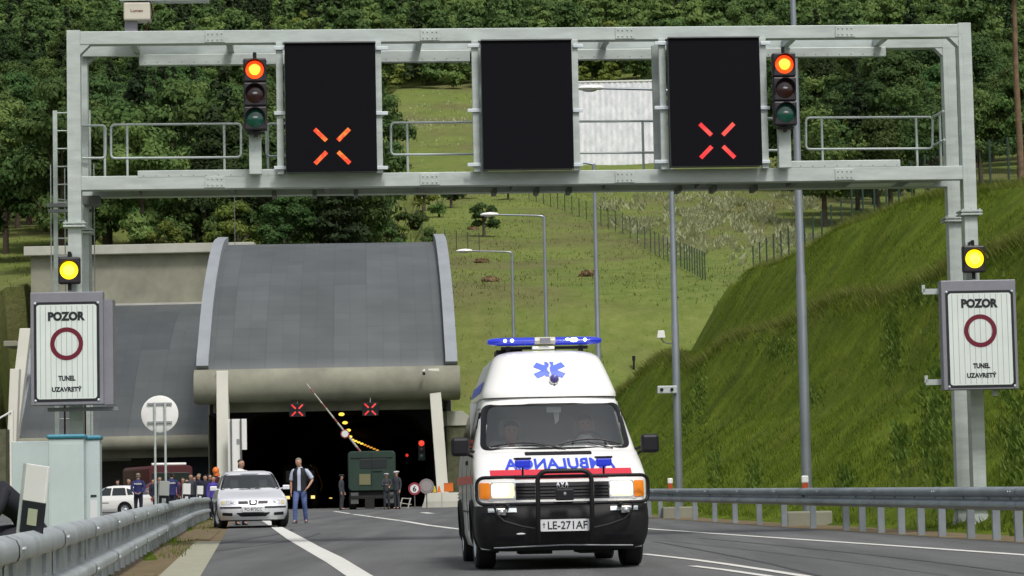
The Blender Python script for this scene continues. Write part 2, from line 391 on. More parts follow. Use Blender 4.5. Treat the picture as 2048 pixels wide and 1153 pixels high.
strip('verge', lambda Y: xl(Y) - .45, lambda Y: xl(Y) + .97, -20, 120, -.006, 'soil')
strip('gutter', lambda Y: xl(Y) + .5, lambda Y: xl(Y) + .955, -20, 48, .004, 'gutter')
strip('gravel_edge', lambda Y: xr(Y) - .14, lambda Y: xr(Y) + 1.3, 0, 150, -.004, 'soil')
# washed soil tongue on the shoulder, next to the silver car
mb = MB(); pts = [G(x, y) + Vector((0, 0, .008)) for x, y in ((352, 1084), (367, 1084), (392, 1080), (420, 1081), (436, 1066), (447, 1052), (452, 1046), (436, 1044), (425, 1042), (405, 1050), (380, 1064))]
mb.poly(pts); tag(mb.build('soil_patch', 'soil'), kind='structure')
# painted lines
def linemark(edge_a, edge_b, name='road_marking', lift=.006):
    mb = MB(); n = min(len(edge_a), len(edge_b)); rows = []
    A = [G(*p) for p in edge_a]; B = [G(*p) for p in edge_b]
    for a, b in zip(A, B): rows.append([a + Vector((0, 0, lift)), b + Vector((0, 0, lift))])
    fine = []
    for (a, b), (c, d) in zip(rows, rows[1:]):
        for k in range(4):
            t = k / 4; p = a.lerp(c, t); q = b.lerp(d, t); p.z = gz(p.y) + lift; q.z = gz(q.y) + lift; fine.append([p, q])
    fine.append(rows[-1]); mb.grid(fine); return tag(mb.build(name, 'paint'), kind='structure')
linemark([(521, 1041), (541.5, 1055), (573.7, 1078.8), (616.7, 1104.6), (653, 1126), (692, 1153), (760, 1205), (840, 1290)],
         [(535, 1040), (558.7, 1052), (592, 1069), (640, 1095), (686, 1117), (745.6, 1153), (826, 1205), (930, 1290)])
def stripe(path, w, name='road_marking'):
    mb = MB(); pts = [G(*p) for p in path]; rows = []; fine = []
    for a, b in zip(pts, pts[1:]):
        for k in range(5): fine.append(a.lerp(b, k / 5))
    fine.append(pts[-1])
    for i, p in enumerate(fine):
        d = fine[min(i + 1, len(fine) - 1)] - fine[max(i - 1, 0)]; n = Vector((-d.y, d.x, 0)).normalized()
        r = [p + n * w / 2, p - n * w / 2]
        for q in r: q.z = gz(q.y) + .006
        rows.append(r)
    mb.grid(rows); return tag(mb.build(name, 'paint'), kind='structure')
stripe([(1180, 1050), (1289, 1058), (1500, 1073), (1780, 1092), (2048, 1111), (2400, 1137)], .16)
for seg in (((668, 1023), (700, 1028)), ((706, 1029), (745, 1034.5)), ((748, 1035), (800, 1042)), ((803, 1042.3), (860, 1052)), ((862, 1052), (909, 1058))): stripe(seg, .17)
stripe([(909, 1058), (1060, 1077), (1170, 1092)], .13)
stripe([(1287, 1109), (1384, 1120), (1450, 1129), (1530, 1141), (1612, 1154), (1750, 1177)], .12)
stripe([(1384, 1133), (1450, 1141), (1532, 1153), (1700, 1180)], .11)
stripe([(846, 1025.4), (862, 1027.6)], .3)

M['tyre'] = mat('tyre_rubber_smear', (.030, .031, .033), .7, col2=(.07, .072, .075), vscale=2.2)
def smear(path, w):
    o = stripe(path, w, 'tyre_mark'); o.data.materials[0] = M['tyre']
    for v in o.data.vertices: v.co.z -= .003
smear([(424, 1090), (470, 1083), (540, 1072), (580, 1064), (584, 1058)], .10)
smear([(430, 1103), (500, 1094), (570, 1084), (620, 1074), (640, 1066)], .07)
smear([(1640, 1153), (1540, 1128), (1440, 1108), (1360, 1093), (1310, 1084)], .06); smear([(2048, 1148), (1860, 1124), (1700, 1106), (1520, 1088), (1400, 1077)], .06)
# longitudinal paving seam
o = stripe([(1900, 1153), (1700, 1125), (1500, 1101), (1310, 1080)], .018, 'paving_seam'); o.data.materials[0] = M['tyre']
# ================================================================ guardrails
def wprofile(kind):
    if kind == 'w':   # (outward, z) from the bottom edge up, outward = towards the road
        return [(.0, .42), (.045, .445), (.08, .47), (.08, .52), (.05, .548), (.0, .57), (.0, .60), (.05, .622), (.08, .65), (.08, .70), (.045, .73), (.0, .745)]
    return [(.01, .245), (.05, .25), (.09, .275), (.095, .33), (.08, .36), (.0, .39), (-.01, .40), (-.01, .565), (0, .58), (.075, .60), (.09, .63), (.09, .69), (.07, .73), (.0, .76)]
def dzl(q): return lerp_tab([(8, -.11), (18, -.11), (34, -.06), (60, 0), (200, 0)], min(max(q, 8), 199))
def guardrail(name, label, fx, y0, y1, side, prof, m, postys, panel=4.0):
    root = thing(name, label, 'guardrail', (fx(y0), y0, gz(y0))); root.location = (0, 0, 0)
    Y = y0; i = 0; dzf = (lambda q: 0) if prof == 'w' else dzl
    while Y < y1:
        ye = min(Y + panel, y1); mb = MB(); rows = []
        for k in range(5):
            yy = Y - .12 + (ye - Y + .12) * k / 4; th = .004 if k == 0 else 0
            rows.append([Vector((fx(yy) + side * (o + (.006 if k < 1 else 0)), yy, gz(yy) + z + dzf(yy))) for o, z in wprofile(prof)])
        back = [[p - Vector((side * .005, 0, 0)) for p in r] for r in rows]
        mb.grid(rows); mb.grid(back)
        for dy in (.08, .2):
            for z in ((.30, .67) if prof != 'w' else (.495, .675)):
                yy = Y + dy; x = fx(yy) + side * (.10 if prof != 'w' else .085); z += dzf(yy); mb.cyl((x - side * .02, yy, gz(yy) + z), (x + side * .008, yy, gz(yy) + z), .016, 6)
        mb.build('beam', m, root, smooth=50); Y += panel; i += 1
    for yy in postys:
        mb = MB(); x = fx(yy) - side * .10; z0 = gz(yy) - .1; h = .80 + dzf(yy)
        mb.box((x, yy, z0 + h / 2), (.10, .012, h)); mb.box((x - side * .05, yy + .03, z0 + h / 2), (.012, .06, h)); mb.box((x + side * .05, yy + .03, z0 + h / 2), (.012, .06, h))
        mb.box((x + side * .085, yy + .02, gz(yy) + .52 + dzf(yy)), (.07, .09, .16))
        if prof != 'w':
            mb.box((x + side * .082, yy - .1, gz(yy) + .48 + dzf(yy)), (.012, .26, .30)); 
            for zz in (.42, .54): mb.cyl((x + side * .085, yy - .16, gz(yy) + zz), (x + side * .105, yy - .16, gz(yy) + zz), .018, 6)
        mb.build('post', m, root, smooth=40)
    return root
def ray_rail(px, fx):   # distance at which a rail line passes under pixel column px at the horizon
    lo, hi = 5, 180
    for _ in range(50):
        mid = (lo + hi) / 2; x = fx(mid) * F / mid + CX
        if (x > px) == (fx is xr): lo = mid
        else: hi = mid
    return (lo + hi) / 2
rp = [ray_rail(x + 3, xr) for x in (2006, 1912, 1962, 1855, 1814, 1775, 1735, 1698, 1666, 1601, 1544, 1495, 1447, 1407, 1368, 1333, 1300)]
rp += [34, 32, 30, 28, 26] + [70 + 2.6 * k for k in range(28)]
guardrail('guardrail', 'long grey corrugated guardrail along the right road edge below the grass bank', lambda Y: xr(Y), 24, 142, -1, 'w', 'rail', rp)
guardrail('guardrail', 'deep two-ridge zinc guardrail running from the bottom left corner to the silver car', lambda Y: xl(Y), 8.3, 118, 1, 'd', 'rail_l', [8.3 + .3 + 1.333 * k for k in range(82)])

# ================================================================ grass blades on the near bank (uncountable)
import numpy as np
rng = np.random.default_rng(3)
def scatter(name, pts, lmin, lmax, wd, m, lean=(0, 0), label=None, cat=None):
    n = len(pts); pts = np.array(pts); L = rng.uniform(lmin, lmax, n); a = rng.uniform(0, 2 * pi, n); w = wd * rng.uniform(.6, 1.4, n)
    dx, dy = np.cos(a) * w, np.sin(a) * w
    tx = rng.normal(0, .35, n) * L + lean[0] * L; ty = rng.normal(0, .35, n) * L + lean[1] * L
    V = np.empty((n, 3, 3)); V[:, 0] = pts; V[:, 1] = pts; V[:, 2] = pts
    V[:, 0, 0] -= dx; V[:, 0, 1] -= dy; V[:, 1, 0] += dx; V[:, 1, 1] += dy; V[:, 2, 0] += tx; V[:, 2, 1] += ty; V[:, 2, 2] += L * .85
    V[:, :2, 2] -= .04
    me = bpy.data.meshes.new(name); me.vertices.add(3 * n); me.vertices.foreach_set('co', V.reshape(-1).astype('f')); me.loops.add(3 * n); me.loops.foreach_set('vertex_index', np.arange(3 * n, dtype='i'))
    me.polygons.add(n); me.polygons.foreach_set('loop_start', np.arange(0, 3 * n, 3, dtype='i')); me.update(calc_edges=True)
    me.materials.append(m); o = bpy.data.objects.new(name, me); C.objects.link(o); tag(o, label, cat, kind='stuff'); return o
M['blade'] = leafmat('grass_blade', (.062, .108, .008), (.165, .215, .022), vscale=.30, rnd=0, trans=.4)
M['rimblade'] = leafmat('grass_rim', (.13, .16, .03), (.24, .26, .07), vscale=1.2, rnd=0, trans=.45)
M['blade_far'] = leafmat('grass_blade_far', (.10, .145, .025), (.21, .235, .07), vscale=.35, rnd=0, trans=.35)
M['flower'] = leafmat('pale_flower_heads', (.28, .31, .14), (.52, .53, .34), vscale=.5, rnd=0, trans=.3)
pts = []
for _ in range(330000):
    Y = 34 + 120 * random.random() ** 1.5; e = random.uniform(.15, 19) if random.random() < .8 else random.choice((random.gauss(7.4, .35), random.gauss(16.6, .5)))
    if e < .1: continue
    X = xr(Y) + 1 + e
    if X / Y > .21 or (X / Y > .19 and random.random() < .5): continue
    if vn(X * .7, Y * .35) + random.gauss(0, .15) < .28: continue
    pts.append((X, Y, terr(X, Y)))
scatter('grass', pts, .06, .19, .012, M['blade'], (-.12, -.1), 'tufts of long grass on the near bank', 'grass')
pts = []
for _ in range(26000):
    Y = 34 + 118 * random.random() ** 1.4; e = random.gauss(7.2, .22) if random.random() < .7 else random.gauss(16.6, .3); X = xr(Y) + 1 + e
    if X / Y > .21 or vn(Y * .9, e) < .2: continue
    pts.append((X, Y, terr(X, Y)))
scatter('rim_grass', pts, .15, .45, .02, M['rimblade'], (-.5, -.3), 'lighter grass fringe along the edges of the bank terrace', 'grass')
pts = []
for _ in range(24000):
    Y = random.uniform(158, 330); X = random.uniform(-.20, .12) * Y
    if terr(X, Y) < 1: continue
    if vn(X * .25, Y * .15) + random.gauss(0, .2) < .35: continue
    pts.append((X, Y, terr(X, Y)))
scatter('meadow_grass', pts, .12, .34, .05, M['blade_far'], (0, -.2), 'rough meadow grass on the hillside', 'grass')
def hpix(px, py, lo=165.0, hi=900.0):   # point of the hill seen at a pixel
    r = ray(px, py); D = 150.0
    while D < hi:
        p = CAM + r * (D / r.y)
        if terr(p.x, p.y) >= p.z and D > lo: return Vector((p.x, p.y, terr(p.x, p.y)))
        D += .5
    return None
pts = []
for _ in range(16000):
    px = random.uniform(1200, 1640); py = random.gauss(440, 38)
    edge = min(py - 385, 410 + (px - 1150) * .62 - py, 545 - py)
    if edge < random.random() * 40 or vn(px * .035, py * .06) < .42 or vn(px * .09, py * .12) < .3: continue
    Y = lerp_tab(sorted([(y, d) for d, y in HY]), py); X = (px - CX) * Y / F
    pts.append((X, Y, terr(X, Y)))
scatter('wildflowers', pts, .3, .8, .2, M['flower'], (0, -.3), 'pale flowering weeds on the slope beyond the wire fence', 'wildflowers')
pts = []
for _ in range(1800):
    Y = random.gauss(485, 30); X = random.gauss(-.035, .03) * Y
    if vn(X * .12, Y * .08) < .5: continue
    pts.append((X, Y, terr(X, Y)))
scatter('meadow_flowers', pts, .3, .7, .14, M['flower'], (0, 0), 'light flower heads in the upper meadow', 'wildflowers')
pts = []
for _ in range(5000):
    Y = random.uniform(14, 100); X = xl(Y) + random.uniform(-.9, .55)
    if vn(X * 2.2, Y * .6) < .55: continue
    pts.append((X, Y, gz(Y)))
scatter('verge_grass', pts, .03, .12, .010, M['blade'], (0, 0), 'sparse grass and weeds on the bare soil under the left guardrail', 'grass')
# creeping leafy weeds on the lower bank
pts = []
for cx_, cy_, n, sx, sy in ((1785, 690, 500, 9, 36), (1870, 850, 900, 16, 60), (1560, 700, 260, 22, 14), (1400, 800, 420, 9, 40), (1845, 590, 320, 22, 14), (1370, 850, 250, 8, 20), (1800, 900, 300, 10, 30), (1430, 930, 250, 7, 26), (2010, 700, 500, 15, 60), (2030, 900, 600, 14, 60), (1690, 960, 160, 9, 12), (1510, 950, 160, 7, 22), (1630, 800, 120, 9, 12)):
    for _ in range(n):
        r = ray(random.gauss(cx_, sx), random.gauss(cy_, sy)); D = 38.
        while D < 150:
            p = CAM + r * (D / r.y)
            if terr(p.x, p.y) >= p.z: break
            D += .25
        else: continue
        pts.append((p.x, p.y - .08, p.z + .05))
M['weed'] = leafmat('weed_leaf', (.05, .11, .012), (.20, .27, .06), vscale=1.5, rnd=0)
scatter('weeds', pts, .06, .17, .045, M['weed'], (-.3, -.3), 'leafy weeds creeping down the bank', 'weeds')
# ================================================================ tunnel portals
def arc_prof(tab, t):
    return lerp_tab(tab, t)
def portal(name, label, XL, XR, D0, yaw, drift, prof, panelmat, lip, fin_w, lipover):
    """XL/XR front edges, D0 distance of the left front corner, prof = [(depth, z)] of the curved roof."""
    root = thing(name, label, 'tunnel portal', ((XL + XR) / 2, D0, .2)); root.location = (0, 0, 0)
    wd = XR - XL
    def Q(u, t, z): return Vector((XL + u - drift * t, D0 + yaw * u + t, z))
    # smooth the profile
    n = 26; T = prof[-1][0]; pr = []
    for k in range(n + 1):
        t = T * (k / n) ** 1.3; acc = sum(lerp_tab(prof, min(max(t + d, 0), T)) for d in (-1.6, -.8, 0, .8, 1.6)) / 5
        pr.append((t, acc if 0 < k < n else lerp_tab(prof, t)))
    al = [0]
    for (a, b), (c, d) in zip(pr, pr[1:]): al.append(al[-1] + sqrt((c - a) ** 2 + (d - b) ** 2))
    mb = MB(); us = [fin_w * .9 + (wd - 1.8 * fin_w) * k / 12 for k in range(13)]
    mb.grid([[Q(u, t, z) for u in us] for t, z in pr])
    o = mb.build('roof', panelmat, root, smooth=40)
    uv = o.data.uv_layers.new(name='UVMap'); W_ = 13
    for lp in o.data.loops:
        i = lp.vertex_index; uv.data[lp.index].uv = (us[i % W_], al[i // W_])
    for u0_, u1_ in ((0, fin_w), (wd - fin_w, wd)):
        mb = MB(); rows = []
        for k, (t, z) in enumerate(pr):
            a = pr[max(k - 1, 0)]; b = pr[min(k + 1, n)]; d = Vector((b[0] - a[0], b[1] - a[1])).normalized(); nx, nz = -d.y, d.x
            hi, lo = .55, -1.4
            rows.append([Q(u0_, t + nx * hi, z + nz * hi), Q(u1_, t + nx * hi, z + nz * hi), Q(u1_, t + nx * lo, z + nz * lo), Q(u0_, t + nx * lo, z + nz * lo)])
        mb.grid(rows, 0, True); mb.poly(rows[0]); mb.poly(rows[-1][::-1]); mb.build('roof_fin', 'fin', root, smooth=40)
    # rounded lip beam under the roof edge
    zc = (lip[0] + lip[1]) / 2; r = (lip[0] - lip[1]) / 2; mb = MB(); rows = []
    for u in [-lipover + (wd + 2 * lipover) * k / 24 for k in range(25)]:
        rows.append([Q(u, -.5 - r * .75 * sin(pi * a / 12) * (1 if a < 12 else 1), zc + r * cos(pi * a / 12)) for a in range(13)] + [Q(u, 2.2, lip[1]), Q(u, 2.2, lip[0])])
    mb.grid(rows, 0, True); mb.poly(rows[0]); mb.poly(rows[-1][::-1]); mb.build('lip_beam', 'conc', root, smooth=50)
    mb = MB(); a = Q(1.2, .9, 0); mb.poly([Q(.9, .8, lip[1] - .55), Q(wd - .9, .8, lip[1] - .55), Q(wd - .9, .8, lip[1] + .1), Q(.9, .8, lip[1] + .1)], 0, (0, .9, 0)); mb.build('soffit_beam', 'conc', root)
    mb = MB()
    for u in (.15, wd - .15):
        pts = [Q(u, t, z - .3) for t, z in pr] + [Q(u, T + 6, pr[-1][1] - .3), Q(u, T + 6, 0), Q(u, 8, 0), Q(u, 8, lip[0] - 1), Q(u, .5, lip[0] - 1)]
        mb = MB(); mb.poly(pts, 0, (.25 if u < 1 else -.25, 0, 0)); mb.build('side_wall', 'conc', root)
    mb = MB(); mb.grid([[Q(0, T, pr[-1][1]), Q(wd, T, pr[-1][1])], [Q(0, T + 8, pr[-1][1]), Q(wd, T + 8, pr[-1][1])]]); mb.build('roof_top', 'fin', root)
    return root, Q, pr
def slate(name, c1, c2):
    m = bpy.data.materials.new(name); m.use_nodes = True; nt = m.node_tree; b = nt.nodes['Principled BSDF']; L = nt.links.new
    tc = nt.nodes.new('ShaderNodeTexCoord'); 
    def brick(wid, h, off, a, c, mort):
        mp = nt.nodes.new('ShaderNodeMapping'); L(tc.outputs['UV'], mp.inputs[0]); mp.inputs['Rotation'].default_value = (0, 0, pi / 2)
        br = nt.nodes.new('ShaderNodeTexBrick'); br.offset = off; br.inputs['Scale'].default_value = 1; br.inputs['Brick Width'].default_value = wid; br.inputs['Row Height'].default_value = h
        br.inputs['Mortar Size'].default_value = mort; br.inputs['Mortar Smooth'].default_value = .4; br.inputs['Bias'].default_value = .1
        br.inputs['Color1'].default_value = (*a, 1); br.inputs['Color2'].default_value = (*c, 1); br.inputs['Mortar'].default_value = (*[x * .86 for x in c1], 1); L(mp.outputs[0], br.inputs['Vector']); return br
    big = brick(4.6, 2.05, .37, c1, c2, .012); small = brick(.92, 1.02, 0, (1, 1, 1), (.90, .91, .92), .022)
    small.inputs['Mortar'].default_value = (.74, .76, .78, 1)
    mx = nt.nodes.new('ShaderNodeMix'); mx.data_type = 'RGBA'; mx.blend_type = 'MULTIPLY'; mx.inputs[0].default_value = 1
    L(big.outputs[0], mx.inputs[6]); L(small.outputs[0], mx.inputs[7])
    n = nt.nodes.new('ShaderNodeTexNoise'); n.inputs['Scale'].default_value = .35; n.inputs['Detail'].default_value = 6; L(tc.outputs['UV'], n.inputs['Vector'])
    mr = nt.nodes.new('ShaderNodeMapRange'); mr.inputs[1].default_value = .3; mr.inputs[2].default_value = .7; mr.inputs[3].default_value = .88; mr.inputs[4].default_value = 1.1; L(n.outputs[0], mr.inputs[0])
    hs = nt.nodes.new('ShaderNodeHueSaturation'); L(mr.outputs[0], hs.inputs['Value']); L(mx.outputs[2], hs.inputs['Color']); L(hs.outputs[0], b.inputs['Base Color'])
    b.inputs['Roughness'].default_value = .55; return m
M['slate'] = slate('slate_panels', (.080, .090, .093), (.100, .111, .115))
M['slate2'] = slate('slate_panels_dark', (.062, .070, .076), (.086, .096, .100))
# right (open) bore
RP, QR, prR = portal('tunnel_portal', 'large tunnel portal with curved slate roof, round beige lip and two lit red crosses', -19.05, -3.40, 159.2, .06, .054,
    [(0, 8.6), (3.4, 11.3), (7.3, 13.6), (13, 16.0), (18.4, 17.7), (24, 18.5)], 'slate', (8.65, 6.65), .72, .12)
def pillar(root, pxt, pxb, D, ztop, w=.72, dp=.8):
    t = P(pxt[0], pxt[1], D); b = P(pxb[0], pxb[1], D); d = (b - t) * ((t.z - 0) / (t.z - b.z)); b = t + d
    mb = MB(); mb.poly([t + Vector((-w / 2, 0, 0)), t + Vector((w / 2, 0, 0)), b + Vector((w / 2, 0, 0)), b + Vector((-w / 2, 0, 0))], 0, (0, dp, 0)); return mb.build('pillar', 'pillar', root, bevel=.03)
pillar(RP, (444, 742), (446, 960), 158.0, 8.7, .70); pillar(RP, (867, 738), (884, 968), 159.0, 8.7, .68)
# tunnel bore inside the hill
cen = [(158, -11.2), (163, -11.2), (184, -12.4), (205, -13.3), (237, -14), (277, -13), (320, -11)]
mb = MB(); rows = []
for D in (166, 172, 178, 184, 190, 200, 215, 235, 255, 277, 300, 320):
    c = lerp_tab(cen, D); hw = 6.3; rows.append([Vector((c + x, D, z)) for x, z in ((-hw, .2), (-hw, 4.4), (-hw * .8, 5.9), (-hw * .4, 6.6), (hw * .4, 6.6), (hw * .8, 5.9), (hw, 4.4), (hw, .2))])
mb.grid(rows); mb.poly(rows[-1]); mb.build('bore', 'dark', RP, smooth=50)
mb = MB()
for y0 in (166,):
    r_ = rows[0]; a = QR(.3, 6, 0); b = QR(15.4, 6, 0)
    out = [Vector((a.x, 166, .2)), Vector((a.x, 166, 8.6)), Vector((b.x, 166, 8.6)), Vector((b.x, 166, .2))]
    mb.poly([out[0], out[1], r_[3], r_[2], r_[1], r_[0]]); mb.poly([out[1], out[2], r_[4], r_[3]]); mb.poly([out[2], out[3], r_[7], r_[6], r_[5], r_[4]])
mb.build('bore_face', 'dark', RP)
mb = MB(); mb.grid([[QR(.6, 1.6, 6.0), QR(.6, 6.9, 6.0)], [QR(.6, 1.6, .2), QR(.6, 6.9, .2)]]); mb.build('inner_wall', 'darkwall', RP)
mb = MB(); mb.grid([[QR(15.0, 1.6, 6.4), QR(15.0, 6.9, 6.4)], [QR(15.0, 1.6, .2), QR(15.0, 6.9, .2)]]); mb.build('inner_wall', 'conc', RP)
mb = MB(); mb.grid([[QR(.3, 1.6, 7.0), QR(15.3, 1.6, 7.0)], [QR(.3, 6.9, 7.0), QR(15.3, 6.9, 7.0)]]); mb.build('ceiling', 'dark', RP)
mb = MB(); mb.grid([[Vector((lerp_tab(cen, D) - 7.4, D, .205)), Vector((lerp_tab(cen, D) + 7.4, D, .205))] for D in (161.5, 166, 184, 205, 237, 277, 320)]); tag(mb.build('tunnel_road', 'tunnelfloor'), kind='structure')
# left bore
LP, QL, prL = portal('tunnel_portal', 'lower left tunnel portal with curved dark slate roof behind the round white sign', -35.1, -19.9, 184.5, .0, .03,
    [(0, 5.35), (4, 8.9), (9, 12.2), (14, 14.4), (20.5, 16.1)], 'slate2', (5.4, 4.45), .75, .3)
pillar(LP, (50, 657), (32, 810), 183.4, 0, .75); pillar(LP, (29, 738), (20, 955), 181.0, 0, .62)
M['bluewall'] = mat('opening_shade', (.008, .012, .035), .6)  # dark panel colour stands in for shade inside the arched opening
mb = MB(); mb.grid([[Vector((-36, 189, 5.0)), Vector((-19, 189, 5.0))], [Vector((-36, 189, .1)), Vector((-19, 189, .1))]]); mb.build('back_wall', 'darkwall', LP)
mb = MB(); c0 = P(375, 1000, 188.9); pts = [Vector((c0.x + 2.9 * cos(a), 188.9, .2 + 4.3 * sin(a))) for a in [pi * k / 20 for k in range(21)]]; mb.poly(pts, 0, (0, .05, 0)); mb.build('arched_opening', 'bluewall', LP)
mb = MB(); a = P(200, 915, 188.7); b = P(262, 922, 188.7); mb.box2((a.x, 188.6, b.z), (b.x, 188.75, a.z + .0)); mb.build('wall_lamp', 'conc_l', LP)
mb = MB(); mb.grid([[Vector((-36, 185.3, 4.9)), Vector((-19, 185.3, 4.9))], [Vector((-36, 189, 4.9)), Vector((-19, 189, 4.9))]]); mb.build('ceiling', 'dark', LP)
mb = MB(); a = P(12, 684, 186); b = P(66, 694, 186); mb.box2((a.x, 185, b.z), (b.x, 188, a.z)); mb.build('eave_slab', 'conc', LP, bevel=.05)
# beige wall above the left bore
BW = thing('concrete_wall', 'tall beige concrete wall with projecting cap above the left tunnel roof', 'wall', (0, 0, 0))
a = P(62, 505, 206.5); b = P(446, 512, 206.5); mb = MB(); mb.box2((a.x, 206.4, 5), (b.x + 2.5, 208.5, a.z)); mb.build('wall', 'conc_beige' if 'conc_beige' in M else 'conc', BW)
a = P(48, 494, 205.9); mb = MB(); mb.box2((a.x, 205.7, a.z - .72), (b.x + 2.5, 208.9, a.z)); mb.build('wall_cap', 'conc_l', BW, bevel=.04)
a = P(205, 612, 205.2); mb = MB(); mb.box2((-36.8, 204.8, a.z - .12), (b.x + 1.5, 206.38, a.z + .12)); mb.build('wall_foot_ledge', 'conc_l', BW)
# wing wall right of the open bore
WW = thing('wing_wall', 'mossy stone wing wall with pale sloping top right of the tunnel pillar', 'wall', (0, 0, 0))
M['moss'] = mat('mossy_stone', (.06, .065, .035), .95, col2=(.14, .14, .09), vscale=1.4, bump=.8, bscale=3)
a = P(892, 850, 163); b = P(945, 850, 163); mb = MB(); mb.box2((a.x, 163, 0), (b.x + 2, 165.5, a.z)); mb.build('stone_face', 'moss', WW)
a = P(884, 832, 162.8); b = P(958, 852, 162.8); mb = MB(); mb.poly([P(884, 823, 162.9), P(925, 822, 162.9), P(962, 850, 162.9), P(884, 852, 162.9)], 0, (0, 2.8, 0)); mb.build('coping', 'conc_l', WW)

# cross signals on the open portal
def led_cross(par, m, fn, cx, cz, r0_, r1_, w):
    for sx in (-1, 1):
        for sz in (-1, 1):
            d = Vector((sx, sz)).normalized(); n = Vector((-d.y, d.x))
            q = [Vector((cx, cz)) + d * a + n * b for a, b in ((r0_, -w), (r1_, -w), (r1_, w), (r0_, w))]
            mb = MB(); ids = [mb.pt(fn(p.x, p.y)) for p in q]; mb.face(ids); mb.build('cross_arm', m, par, fixn=False)
def ledmat(name, c1, c2, stg, sc=60):
    m = bpy.data.materials.new(name); m.use_nodes = True; nt = m.node_tree; b = nt.nodes['Principled BSDF']; L = nt.links.new
    b.inputs['Base Color'].default_value = (.02, .01, .01, 1); tc = nt.nodes.new('ShaderNodeTexCoord'); v = nt.nodes.new('ShaderNodeTexNoise'); v.inputs['Scale'].default_value = sc; L(tc.outputs['Object'], v.inputs['Vector'])
    r = nt.nodes.new('ShaderNodeValToRGB'); r.color_ramp.elements[0].position = .42; r.color_ramp.elements[1].position = .58; r.color_ramp.elements[0].color = (*c1, 1); r.color_ramp.elements[1].color = (*c2, 1)
    L(v.outputs[0], r.inputs[0]); L(r.outputs[0], b.inputs['Emission Color']); b.inputs['Emission Strength'].default_value = stg; return m
M['led_red'] = ledmat('led_red', (1, .02, .03), (1, .08, .06), .95, 4)
M['led_orange'] = ledmat('led_orange', (1, .05, .01), (1, .22, .02), 1.0, 9)
for (x0, y0, x1, y1), w in (((578, 808, 611, 834), 'left'), ((724, 806, 757, 832), 'right')):
    D = 158.6; a = P(x0, y0, D); b = P(x1, y1, D)
    s = thing('lane_signal', f'small {w} red cross signal hanging under the tunnel lip', 'lane signal', ((a.x + b.x) / 2, D, b.z))
    h = a.z - b.z; wd = b.x - a.x; mb = MB(); mb.box((0, .15, h / 2), (wd, .3, h)); mb.build('housing', 'black', s, bevel=.02)
    led_cross(s, 'led_red', lambda x, z: Vector((x, -.006, z)), 0, h / 2, .13, .47, .045)
    mb = MB(); mb.bar((0, .15, h), (0, .4, h + .35), .06, .06); mb.build('hanger', 'galv_dark', s)

# sodium lamps along the tunnel ceiling
M['sodium'] = mat('sodium_lamp', (1, .7, .2), .4, emit=(1, .62, .08), estr=1.6)
M['sodium_dim'] = mat('sodium_lamp_dim', (.8, .35, .1), .4, emit=(1, .42, .06), estr=.8)
lamps = [(683, 829, 168, .42), (690, 846, 184, .42), (697, 861, 203, .40), (701, 874, 228, .35)] + [(705 + 6.2 * k, 880 + 2.6 * k, 236 + 5.0 * k, .38) for k in range(9)]
for i, (x, y, D, w) in enumerate(lamps):
    p = P(x, y, D); o = MB().ell((0, 0, 0), (w * .45, .3, .11 if i < 4 else .08), 10, 6).build('tunnel_lamp', 'sodium' if i < 8 else 'sodium_dim', smooth=60); o.location = p
    tag(o, 'glowing orange lamp in the curved row under the tunnel ceiling', 'lamp', 'sodium lamps in the tunnel')

# ================================================================ trees
def leafcloud(clumps, per, size, flat=.5, seed=0, down=False):
    r = np.random.default_rng(seed); Vs = []
    for (cx, cy_, cz, rad, rz_) in clumps:
        n = per; d = r.normal(size=(n, 3)); d /= np.linalg.norm(d, axis=1)[:, None]; d[:, 2] = np.where(d[:, 2] < -.3, -d[:, 2] * .7, d[:, 2])
        q = r.uniform(.55, 1.08, n)[:, None]; c = np.array([cx, cy_, cz]) + d * q * np.array([rad, rad, rz_])
        jd = d + r.normal(size=(n, 3)) * .38; jd /= np.linalg.norm(jd, axis=1)[:, None]; a = r.normal(size=(n, 3)); a -= (a * jd).sum(1)[:, None] * jd; d0 = d; d = jd; a /= np.linalg.norm(a, axis=1)[:, None]
        b = np.cross(d, a); b /= np.linalg.norm(b, axis=1)[:, None]; s = (size * r.uniform(.5, 1.25, n))[:, None]
        quad = np.stack([c - a * s, c + b * s * .55, c + a * s, c - b * s * .55], 1); Vs.append(quad)
    return np.concatenate(Vs)
def quadmesh(name, Q_, m):
    n = len(Q_); me = bpy.data.meshes.new(name); me.vertices.add(4 * n); me.vertices.foreach_set('co', Q_.reshape(-1).astype('f')); me.loops.add(4 * n); me.loops.foreach_set('vertex_index', np.arange(4 * n, dtype='i'))
    me.polygons.add(n); me.polygons.foreach_set('loop_start', np.arange(0, 4 * n, 4, dtype='i')); me.update(calc_edges=True); me.materials.append(m); return me
M['leaf_d'] = leafmat('leaves_deep', (.030, .066, .020), (.080, .140, .042), vscale=.22, rnd=.5)
M['leaf_m'] = leafmat('leaves_mid', (.050, .100, .026), (.130, .20, .058), vscale=.22, rnd=.42)
M['leaf_y'] = leafmat('leaves_yellowish', (.070, .115, .020), (.17, .215, .050), vscale=.28, rnd=.2)
M['needle'] = leafmat('needles', (.014, .028, .012), (.034, .056, .020), vscale=.4, rnd=.25, trans=.1)
tree_kinds = []
